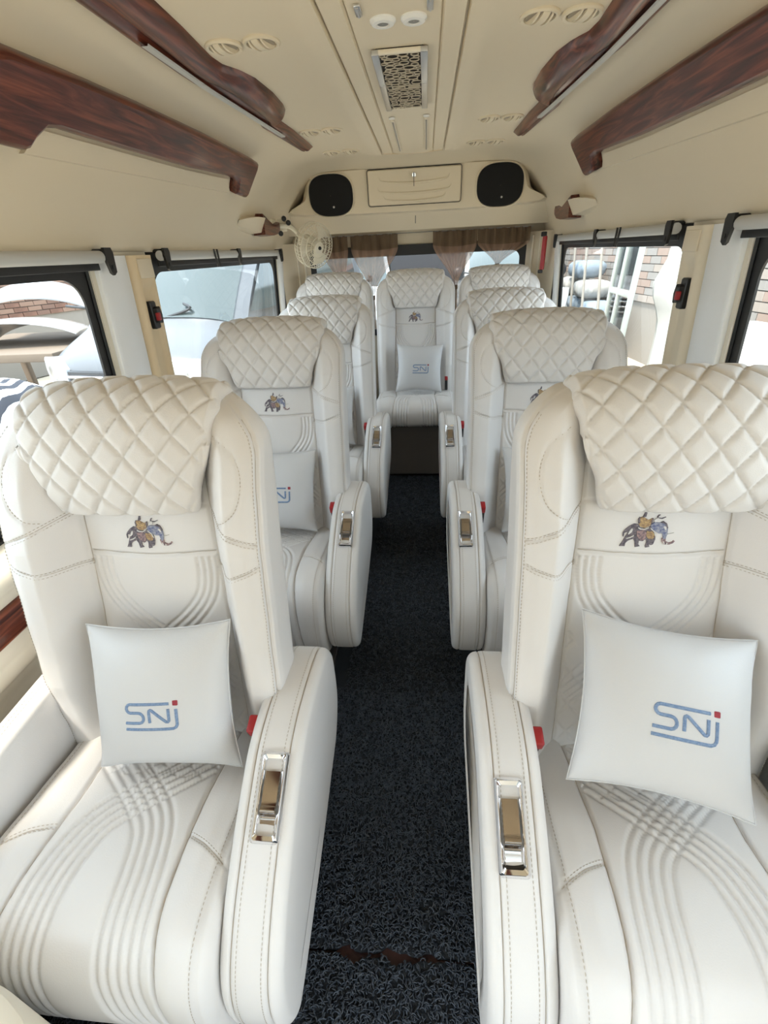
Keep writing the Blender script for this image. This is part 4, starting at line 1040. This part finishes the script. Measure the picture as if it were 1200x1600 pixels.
# ------------------------------------------------------------------ coil mats
def ragged(x, s): return .006 * math.sin(x * 60 + s) + .004 * math.sin(x * 143 + 2 * s)
xs = np.linspace(-.85, .85, 120)
def mat_piece(y0f, y1f, label, x_, loops):
    r = empty('coil_mat', (0, (y0f(0) + y1f(0)) / 2, -.018)); L = np.array((0, (y0f(0) + y1f(0)) / 2, 0)); a = MB()
    lo = np.array([(x, y0f(x), 0.0) for x in x_]); hi = np.array([(x, y1f(x), 0.0) for x in x_]); t = np.array((0, 0, .009))
    a.grid(np.array([lo, lo + t, hi + t, hi]) - L); a.build('mat_backing', matbase, r, smooth=False)
    # curled vinyl strands
    Ps = []
    for (xa, xb, ya, yb, dens) in loops:
        n = int((xb - xa) * (yb - ya) * dens); c = np.stack([RNG.uniform(xa, xb, n), RNG.uniform(ya, yb, n)], 1)
        ok = np.array([y0f(q[0]) < q[1] < y1f(q[0]) for q in c]); Ps.append(c[ok])
    C = np.concatenate(Ps); n = len(C); k = 6; m = 3
    az = RNG.uniform(0, 6.28, n); tilt = RNG.uniform(-.9, .9, n); rad = RNG.uniform(.0034, .0062, n); a0 = RNG.uniform(-.6, .4, n); sp = RNG.uniform(2.6, 4.6, n)
    th = a0[:, None] + sp[:, None] * np.linspace(0, 1, k)[None]
    A = np.stack([np.cos(az), np.sin(az), 0 * az], 1); B0 = np.stack([-np.sin(az), np.cos(az), 0 * az], 1)
    B = np.cos(tilt)[:, None] * np.array((0, 0, 1.0)) + np.sin(tilt)[:, None] * B0
    Cn = np.cross(A, B)
    P = np.stack([C[:, 0], C[:, 1], .0095 + RNG.uniform(0, .004, n)], 1)[:, None] + rad[:, None, None] * (np.cos(th)[..., None] * A[:, None] + np.sin(th)[..., None] * B[:, None]) + (np.linspace(-.5, .5, k)[None] * .004)[..., None] * Cn[:, None]
    Rd = np.cos(th)[..., None] * A[:, None] + np.sin(th)[..., None] * B[:, None]
    ph = np.arange(m) * 2 * math.pi / m
    V = P[:, :, None] + .00135 * (np.cos(ph)[None, None, :, None] * Rd[:, :, None] + np.sin(ph)[None, None, :, None] * Cn[:, None, None])
    V = V.reshape(-1, 3) - L
    base = (np.arange(n) * k * m)[:, None, None]; i = np.arange(k - 1)[None, :, None]; j = np.arange(m)[None, None, :]; j2 = (j + 1) % m
    F = np.stack([base + i * m + j, base + i * m + j2, base + (i + 1) * m + j2, base + (i + 1) * m + j], -1).reshape(-1, 4)
    me = bpy.data.meshes.new('coil_strands'); me.vertices.add(len(V)); me.vertices.foreach_set('co', V.ravel()); me.loops.add(F.size); me.loops.foreach_set('vertex_index', F.ravel().astype(np.int32))
    me.polygons.add(len(F)); me.polygons.foreach_set('loop_start', np.arange(0, F.size, 4, dtype=np.int32)); me.materials.append(matcoil); me.update(calc_edges=True); me.validate()
    o = link('coil_strands', me, r); o['kind'] = 'stuff'
    tag(r, label, 'mat', 'coil floor mats')
sy = .398
near_hi = lambda x: sy - .004 - max(0, .006 + ragged(x, 1)) * (1 if abs(x + .02) < .11 else .0)
far_lo = lambda x: sy + .002 + max(0, .004 + ragged(x, 2.3)) * (1 if abs(x + .02) < .11 else .0)
mat_piece(lambda x: -.9, near_hi, 'front piece of dark blue-grey coil mat, ahead of the tear', xs, [(-.80, .30, .17, .41, 32000)])
mat_piece(far_lo, lambda x: 2.9, 'long dark blue-grey coil mat along the aisle behind the tear', xs, [(-.26, .24, .39, 1.1, 32000), (-.22, .20, 1.1, 1.8, 17000), (-.2, .2, 1.8, 2.89, 9000)])

# moulded cream corner close to the lens
mb = MB(); P = catmull([(-.80, .10), (-.78, .186), (-.60, .188), (-.525, .186), (-.466, .166), (-.430, .143), (-.41, .10), (-.405, .02), (-.80, .0)], 6, True)
R3 = [np.stack([q[:, 0], q[:, 1], np.full(len(q), z)], 1) for q, z in ((P, -.001), (P, .49), (offset_poly(P, -.006), .512), (offset_poly(P, -.02), .522), (offset_poly(P, -.05), .525))]
V = np.array(R3); mb.grid(V, closev=True); mb.add(V[-1], [tuple(range(V.shape[1]))])
tag(mb.build('step_cover', creampale), 'rounded cream moulding in the bottom left corner before the front seat', 'moulding')
# ------------------------------------------------------------------ outside: the yard around the van
GZ = -.45
sand = mat('sandy_ground', (.56, .48, .37), .9, bump=.6, bscale=30, var=.25, vscale=2.5)
gd = MB(); n = 40; gx = np.linspace(-26, 26, n); gy = np.linspace(-16, 34, n)
gd.grid(np.array([[(x, y, GZ + .03 * math.sin(x * 2.1 + y) * math.sin(y * 1.7)) for y in gy] for x in gx]))
tag(gd.build('ground', sand), kind='structure')

brick_m = [mat('brick_red', (0.2, 0.105, 0.075), .85, bump=.5, bscale=60, var=.3, vscale=9), mat('brick_rose', (0.24, 0.15, 0.11), .85, bump=.5, bscale=60), mat('brick_brown', (0.17, 0.1, 0.075), .85, bump=.5, bscale=60)]
brick_p = [mat('brick_pale', (0.3, 0.26, 0.23), .9, bump=.5, bscale=60), mat('brick_pinkish', (0.28, 0.21, 0.175), .9, bump=.5, bscale=60), mat('brick_grey', (0.25, 0.235, 0.22), .9, bump=.5, bscale=60)]
mortar = mat('mortar', (0.24, 0.22, 0.195), .95, bump=.5, bscale=50)
def brick_wall(name, label, origin, along, length, height, mats, region, bl=.26, bh=.085):
    """wall with single bricks over the stretch that the windows show"""
    A = np.array((along[0], along[1], 0.0)); A /= np.linalg.norm(A); Nn = np.array((-A[1], A[0], 0)); ang = math.atan2(A[1], A[0])
    r = empty(name, origin, (0, 0, ang)); MB().box((length / 2, .14, height / 2), (length, .22, height)).build('mortar_core', mortar, r, smooth=False)
    MB().box((length / 2, .12, height + .03), (length, .32, .06), bev=.01).build('coping', mortar, r)
    MS = []
    for m in mats: MS.append(MB().box((0, 0, 0), (bl - .012, .05, bh - .012), bev=.0).mesh('brick', m, smooth=False))
    q = random.Random(5); row = 0; z = region[2]
    while z < region[3]:
        x = region[0] + (bl / 2 if row % 2 else 0)
        while x < region[1]:
            link('brick', MS[q.randrange(len(MS))], r, (x, .022 - q.random() * .01 + .238, z + bh / 2)); x += bl
        z += bh; row += 1
    tag(r, label, 'brick wall'); return r
brick_wall('brick_wall', 'red brick boundary wall seen through the left front window', (-5.9, 14.0, GZ), (-.30, -1), 11, 2.15, brick_m, (1.6, 6.8, 1.05, 2.12))
brick_wall('brick_wall', 'pale plastered brick wall seen through the right windows', (3.25, 14.5, GZ), (.10, -1), 12, 2.6, brick_p, (1.5, 9.0, .9, 2.3), .30, .11).scale = (1, -1, 1)

# unseen house, added ahead of the van to cut sky light through the windscreen
hs = empty('added_blocker_house', (0, -8.5, GZ)); hm = mat('grey_plaster_facade', (.30, .29, .27), .9, bump=.3, bscale=10)
MB().box((0, -.2, 2.5), (16, .4, 5.0)).build('facade', hm, hs, smooth=False)
for x in (-5, -1.7, 1.7, 5):
    o = MB().box((x, .02, 2.9), (1.5, .06, 1.3)).build('window', carwhite if 'carwhite' in globals() else hm, hs, smooth=False); MB().box((x, .06, 2.9), (1.3, .02, 1.1)).build('pane', black, o, smooth=False)
tag(hs, 'unseen plain grey house added to block sky light ahead of the van', 'house')

# silver van parked nose-on by the left windows
silver = mat('silver_car_paint', (.115, .123, .135), .35, coat=.25, spec=.3)
carglass = mat('dark_car_glass', (.05, .065, .065), .06, spec=.8)
carblack = mat('car_black_trim', (.02, .02, .022), .4)
lampglass = mat('headlamp_lens', (.72, .76, .80), .08, coat=.8, spec=.8)
carwhite = mat('white_car_paint', (0.36, 0.36, 0.358), .25, coat=.5)
def van(name, label, loc, ang, paint, prof, hw, wind, glass_h, mirrors=True):
    r = empty(name, loc, (0, 0, ang))
    P = resample(catmull(prof, 8), 90); us = np.linspace(-1, 1, 33)
    V = []
    for v, z in P:
        w = hw * np.interp(z, [.2, .5, .95, 1.2, 1.9], [.95, 1, 1, .96, .80])
        V.append([(u * w, v + .22 * abs(u) ** 3.5 * (1 if v < 3 else 0), z - .10 * abs(u) ** 5) for u in us])
    V = np.array(V); b = MB(); b.grid(V)
    for e in (0, -1):                                  # sides down to the sill
        S = V[:, e]; S2 = S.copy(); S2[:, 2] = np.minimum(.28, S[:, 2]); b.grid(np.array([S, (S + S2) / 2 * [1.02, 1, 1], S2]))
    b.build('van_body', paint, r, auto=40)
    def sheet(u0, u1, v0, v1, off, m, nm, n=14):
        i0 = np.argmin(np.abs(P[:, 0] - v0)); i1 = np.argmin(np.abs(P[:, 0] - v1)); idx = np.linspace(i0, i1, 12).astype(int); rows = []
        T = np.gradient(P, axis=0)
        for i in idx:
            v, z = P[i]; w = hw * np.interp(z, [.2, .5, .95, 1.2, 1.9], [.95, 1, 1, .96, .80]); t = T[i] / np.linalg.norm(T[i]); nn = np.array((-t[1], t[0])); nn = nn if nn[1] > 0 or nn[0] < 0 else -nn
            rows.append([(u * w, v + .22 * abs(u) ** 3.5 + nn[0] * off, z - .10 * abs(u) ** 5 + nn[1] * off) for u in np.linspace(u0, u1, n)])
        return MB().grid(np.array(rows)).build(nm, m, r)
    sheet(-.90, .90, wind[0], wind[1], .012, carglass, 'windscreen')
    for s in (-1, 1):
        MB().tube(catmull([(s * .15 * hw, wind[0] + .02, glass_h + .02), (s * .5 * hw, wind[0] + .06, glass_h + .10), (s * .72 * hw - .3 * hw, wind[0] + .10, glass_h + .14)], 4), .012, 6).build('wiper', carblack, r)
        # headlamp: clear lens over a bright bowl
        h = MB(); hl = [(-.20, -.10), (.16, -.13), (.21, .0), (.20, .10), (-.06, .12), (-.21, .03)]
        h.prism(hl, -.10, .03, ((s * hw * .72, .11, .80), (s * .92, .38, 0), (0, .12, 1), (s * .38 * .0, -1, .12)), inset=.02); o = h.build('headlamp', lampglass, r, auto=40)
        MB().lathe([(.065, .0), (.06, .012), (.0005, .018)], (s * hw * .72, .075, .80), (s * .2, -1, 0), 18).build('lamp_bowl', steel, o)
        # side windows and mirror
        g = [(wind[0] + .35, glass_h + .05), (wind[1] + .15, glass_h + .52), (4.2, glass_h + .56), (4.2, glass_h + .02)]
        wz = lambda z: hw * np.interp(z, [.2, .5, .95, 1.2, 1.9], [.95, 1, 1, .96, .80])
        V2 = [(s * (wz(z) + .012), v, z) for v, z in g]; MB().add(V2, [(0, 1, 2, 3)]).build('side_window', carglass, r, smooth=False)
        if mirrors: MB().ball((s * (hw + .10), wind[0] + .25, glass_h + .12), (.10, .06, .09), 12, 8).tube([(s * hw * .96, wind[0] + .28, glass_h + .06), (s * (hw + .08), wind[0] + .25, glass_h + .10)], .025, 8).build('wing_mirror', carblack, r)
        for vv in (.85, 3.7): MB().lathe([(.20, -.10), (.33, -.10), (.34, .0), (.33, .10), (.20, .10), (.05, .08)], (s * hw * .90, vv, .33), (1, 0, 0), 24).build('wheel', carblack, r)
    for zz in (.66, .72, .78): MB().box((0, .012 + (.86 - zz) * -.1, zz), (hw * .95, .05, .022), bev=.008).build('grille_slat', chrome if zz > .7 else paint, r)
    MB().box((0, .03, .72), (hw * .98, .05, .20), bev=.01).build('grille_backing', carblack, r)
    MB().box((0, .0, .40), (hw * 1.5, .10, .14), bev=.03).build('bumper_intake', carblack, r)
    MB().box((0, -.02, .54), (.48, .02, .11), bev=.004).build('number_plate', carwhite, r)
    tag(r, label, 'van'); return r
VP = [(.10, .22), (.02, .42), (.02, .66), (.06, .86), (.22, .97), (.50, 1.08), (.62, 1.14), (1.0, 1.46), (1.4, 1.74), (1.75, 1.84), (3.0, 1.90), (4.3, 1.86), (4.55, 1.5), (4.6, .3)]
van('silver_van', 'silver van parked nose-on outside the left windows', (-2.85, 4.10, GZ), math.radians(-12), silver, VP, .93, (.62, 1.44), 1.12, mirrors=False).scale = (1.1, 1.0, 1.15)

# scrap panels left of the silver van
def panel(label, loc, rz, size, bend, m, tilt=0.0, grp='loose white car panels by the left wall', nm='car_panel'):
    n = 14; V = np.array([[(u * size[0] / 2 * (1 - .12 * v), v * size[1] / 2, bend * (1 - u * u) + .06 * (1 - v * v) - .03 * abs(u) ** 6) for v in np.linspace(-1, 1, n)] for u in np.linspace(-1, 1, n)])
    mb = MB(); mb.grid(V); mb.grid(V - np.array((0, 0, .02))); e = np.r_[V[0], V[1:, -1], V[-1, ::-1][1:], V[::-1, 0][1:-1]]; mb.grid(np.array([e, e - np.array((0, 0, .02))]), closev=True)
    o = mb.build(nm, m, loc=loc, rot=(tilt, 0, rz)); tag(o, label, 'car panel', grp); return o
panel('white car bonnet on top of the pile by the red brick wall', (-5.6, 6.9, .96), .5, (1.3, 1.2), .16, carwhite, .15)
panel('white car bonnet lower in the pile by the red brick wall', (-5.4, 6.3, .60), .2, (1.6, 1.1), .14, carwhite, -.1)
panel('grey car bumper skin lying in front of the white bonnets', (-4.9, 4.75, .0), .9, (.9, .5), .2, mat('grey_primer', (0.2, 0.2, 0.195), .5), .1)
bench = MB(); bench.box((-5.5, 6.4, .42), (2.2, 2.0, .10), bev=.01)
for a, b in ((-6.5, 5.5), (-4.5, 5.5), (-6.5, 7.3), (-4.5, 7.3)): bench.box((a, b, -.04), (.1, .1, .84), bev=.01)
tag(bench.build('timber_bench', mat('weathered_timber', (0.16, 0.125, 0.095), .8, bump=.5, bscale=40)), 'low timber bench under the white car bonnets', 'bench')

# cloth heaps
def heap(name, label, cat, loc, size, m, seed, sag=.25, rz=0.0, group=None):
    rs = np.random.default_rng(seed); nu, nv = 40, 22; th = np.linspace(0, 2 * math.pi, nu, endpoint=False); ph = np.linspace(0, math.pi / 2, nv)
    V = np.zeros((nv, nu, 3)); k = rs.uniform(2, 7, 6).astype(int); f = rs.uniform(0, 6.28, 6)
    for i, p in enumerate(ph):
        rr_ = 1 + sum(.05 * math.sin(p) * np.sin(kk * th + ff + 3 * p) for kk, ff in zip(k, f))
        V[i, :, 0] = size[0] * np.sin(p) ** .8 * np.cos(th) * rr_; V[i, :, 1] = size[1] * np.sin(p) ** .8 * np.sin(th) * rr_
        V[i, :, 2] = size[2] * (np.cos(p) ** .75 + .05 * np.sin(5 * th + 7 * p + f[0]) * math.sin(p) * (p < 1.5))
    mb = MB(); mb.grid(V, closev=True); mb.add(V[-1], [tuple(range(nu))]); o = mb.build(name, m, loc=loc, rot=(0, 0, rz), auto=None); tag(o, label, cat, group); return o
def stripes(name, c1, c2, sc):
    m = mat(name, c1, .8); nt = m.node_tree; N = nt.nodes; tc = N.new('ShaderNodeTexCoord'); w = N.new('ShaderNodeTexWave'); w.inputs['Scale'].default_value = sc; w.inputs['Distortion'].default_value = 1.0
    w.bands_direction = 'X'; rp = N.new('ShaderNodeValToRGB'); rp.color_ramp.interpolation = 'CONSTANT'; rp.color_ramp.elements[0].color = (*c1, 1); rp.color_ramp.elements[1].color = (*c2, 1); rp.color_ramp.elements[1].position = .45
    nt.links.new(tc.outputs['Object'], w.inputs['Vector']); nt.links.new(w.outputs['Fac'], rp.inputs[0]); nt.links.new(rp.outputs[0], N['Principled BSDF'].inputs['Base Color']); return m
heap('cloth_heap', 'dark and white striped cloth heaped outside the left front window', 'cloth', (-2.3, 2.35, GZ), (.42, .48, 1.28), stripes('striped_cloth', (.03, .035, .05), (.62, .64, .68), 5.5), 3)
heap('tarpaulin_heap', 'dark blue tarpaulin bundle behind the striped cloth', 'tarpaulin', (-3.55, 3.15, GZ), (.50, .48, 1.15), mat('navy_tarp', (.03, .05, .09), .5, bump=.4, bscale=20), 8)
# right-hand yard
clothw = mat('pale_dust_cloth', (0.32, 0.315, 0.3), .8, bump=.3, bscale=30)
sackm = [mat('white_sack', (0.34, 0.335, 0.32), .8, bump=.5, bscale=25), mat('grey_sack', (0.17, 0.17, 0.17), .8, bump=.5, bscale=25), mat('blue_sack', (0.2, 0.25, 0.3), .8, bump=.5, bscale=25)]
heap('covered_car', 'car under a pale dust cover outside the right windows', 'covered car', (2.75, 4.05, GZ), (.62, .85, 1.18), clothw, 12)
heap('covered_scooter', 'scooter under a pale sheet outside the right front window', 'covered scooter', (2.55, 2.25, GZ), (.50, .68, 1.2), clothw, 15)
sk = [(3.05, 8.9, 0, .46), (3.08, 10.0, 0, .46), (3.0, 11.1, 0, .46), (3.1, 9.4, .30, .46), (3.05, 10.5, .30, .46), (3.06, 8.9, .60, .42), (3.05, 10.0, .60, .46), (3.04, 11.0, .60, .40), (3.06, 9.5, .90, .44), (3.05, 10.6, .90, .44), (3.06, 10.0, 1.20, .42)]
sl = ('bottom sack nearest the aluminium frame', 'bottom sack in the middle of the stack', 'bottom sack at the far end of the stack', 'second layer sack nearest the aluminium frame', 'second layer sack at the far end', 'third layer sack nearest the aluminium frame', 'third layer sack in the middle of the stack', 'third layer sack at the far end', 'fourth layer sack nearest the aluminium frame', 'fourth layer sack at the far end', 'topmost sack of the stack by the pale wall')
for i, (x, y, z, s) in enumerate(sk):
    rs = np.random.default_rng(50 + i); nt_, np_ = 36, 19; th = np.linspace(0, 2 * math.pi, nt_, endpoint=False); ph = np.linspace(0, math.pi, np_); V = np.zeros((np_, nt_, 3)); f = rs.uniform(0, 6.28, 4)
    for a, p in enumerate(ph):
        rr_ = 1 + .05 * np.sin(3 * th + f[0]) * math.sin(p) + .035 * np.sin(8 * th + f[1] + 3 * p) + .02 * np.sin(15 * th + f[2] - 5 * p)
        V[a, :, 0] = .26 * np.sign(np.cos(th)) * np.abs(np.cos(th)) ** .55 * math.sin(p) ** .45 * rr_; V[a, :, 1] = s * np.sign(np.sin(th)) * np.abs(np.sin(th)) ** .55 * math.sin(p) ** .45 * rr_; V[a, :, 2] = .145 * (1 - math.cos(p)) + (.012 * np.sin(6 * th + 2 * p + f[3]) + .010 * np.sin(11 * th + f[0])) * math.sin(p)
    o = MB().grid(V, closev=True).build('filled_sack', sackm[(i * 5 + i // 3) % 3], loc=(x, y, GZ + z + .005), rot=(0, 0, rs.uniform(-.08, .08)))
    tag(o, sl[i], 'sack', 'filled sacks by the pale wall')
alu = mat('pale_green_aluminium', (0.42, 0.45, 0.42), .3, metal=.3)
fr = empty('window_frame_panel', (2.15, 5.75, GZ), (0, R_(2), R_(-4)))
for y in (-.36, .06, .38): MB().box((0, y, 1.02), (.05, .055, 2.04), bev=.006).build('frame_stile', alu, fr)
for z in (.03, 1.30, 2.02): MB().box((0, .01, z), (.045, .76, .06), bev=.006).build('frame_rail', alu, fr)
for y, w in ((-.15, .36), (.22, .26)): MB().box((0, y, .66), (.008, w, 1.2)).box((0, y, 1.66), (.008, w, .64)).build('frame_pane', glass, fr, smooth=False)
tag(fr, 'pale aluminium window frame leaning outside the right rear window', 'window frame')
dp = MB(); th = np.linspace(0, 2 * math.pi, 30, endpoint=False); V = []
for z in np.linspace(0, 1, 16):
    w = .30 - .16 * z + .12 * math.exp(-((z - .78) / .12) ** 2); V.append([((w * math.cos(t) * (1 + .12 * math.sin(6 * t))) , w * .8 * math.sin(t) * (1 + .12 * math.sin(5 * t + 2 * z)) + .35 * z * z, 1.72 * z) for t in th])
dp.grid(np.array(V), closev=True); dp.add(np.array(V[-1]), [tuple(range(30))]); dp.add(np.array(V[0]), [tuple(range(30))])
tag(dp.build('draped_sheet', clothw, loc=(2.75, 5.35, GZ)), 'white sheet draped over a post beside the aluminium frame', 'sheet')
for i, (x, y, lx, ly, hgt) in enumerate(((2.72, 8.6, .02, .5, 1.9), (2.72, 9.3, .02, .5, 2.0), (2.72, 7.7, .02, .6, 1.7))):
    tag(MB().tube([(x, y, GZ), (x + lx, y + ly, GZ + hgt)], .022, 8).build('bamboo_pole', mat('bamboo', (0.24, 0.22, 0.19), .6)), ('left', 'middle', 'right')[i] + ' thin pole leaning on the sack stack', 'pole', 'leaning poles')
# behind the rear window
wall_far = empty('workshop', (0.4, 14.5, GZ)); 
MB().box((0, .2, 1.9), (9, .3, 3.8)).build('workshop_wall', mat('grey_render', (0.3, 0.295, 0.28), .9, bump=.4, bscale=12), wall_far, smooth=False)
MB().box((-.3, .02, 1.25), (2.6, .1, 2.5)).build('dark_doorway', mat('workshop_dark', (.035, .035, .04), .9), wall_far, smooth=False)
MB().box((-1.65, -.02, 1.35), (.16, .16, 2.7), bev=.01).build('door_post', steel, wall_far); MB().box((1.05, -.02, 1.35), (.16, .16, 2.7), bev=.01).build('door_post', steel, wall_far)
MB().box((2.6, -.6, 2.15), (3.2, 1.4, .12), rot=np.array(Matrix.Rotation(-.25, 3, 'X'))).build('awning', mat('brown_red_awning', (.24, .09, .06), .8), wall_far, smooth=False)
tag(wall_far, 'grey workshop with a dark doorway beyond the rear window', 'building')
VP2 = [(.10, .22), (.0, .45), (.0, .80), (.05, 1.05), (.25, 1.15), (.55, 1.25), (.75, 1.5), (1.0, 1.85), (1.3, 1.98), (2.2, 2.02), (3.6, 2.0), (3.8, 1.6), (3.85, .3)]
van('white_van', 'white van parked behind the left half of the rear window', (-1.35, 9.0, GZ), math.radians(3), carwhite, VP2, .88, (.58, 1.12), 1.28)
VP3 = [(.10, .22), (.0, .42), (.02, .62), (.10, .76), (.6, .90), (1.05, .97), (1.25, 1.05), (1.7, 1.30), (2.1, 1.42), (3.0, 1.42), (3.9, 1.15), (4.2, .95), (4.3, .3)]
van('white_car', 'white car parked behind the right half of the rear window', (1.62, 8.4, GZ), 0.0, carwhite, VP3, .84, (1.2, 2.0), .95).scale = (1, 1, 1.28)
st = MB(); 
for x in (-.2, .2):
    for y in (-.2, .2): st.tube([(x, y, 0), (x * .9, y * .9, .45)], .015, 6)
st.box((0, 0, .46), (.44, .44, .03), bev=.008); st.box((0, .2, .75), (.42, .03, .3), bev=.01)
for x in (-.2, .2): st.tube([(x, .2, .45), (x, .22, .9)], .015, 6)
tag(st.build('plastic_chair', mat('grey_chair', (.45, .47, .50), .5), loc=(-.35, 12.2, GZ)), 'grey chair before the dark workshop doorway', 'chair')
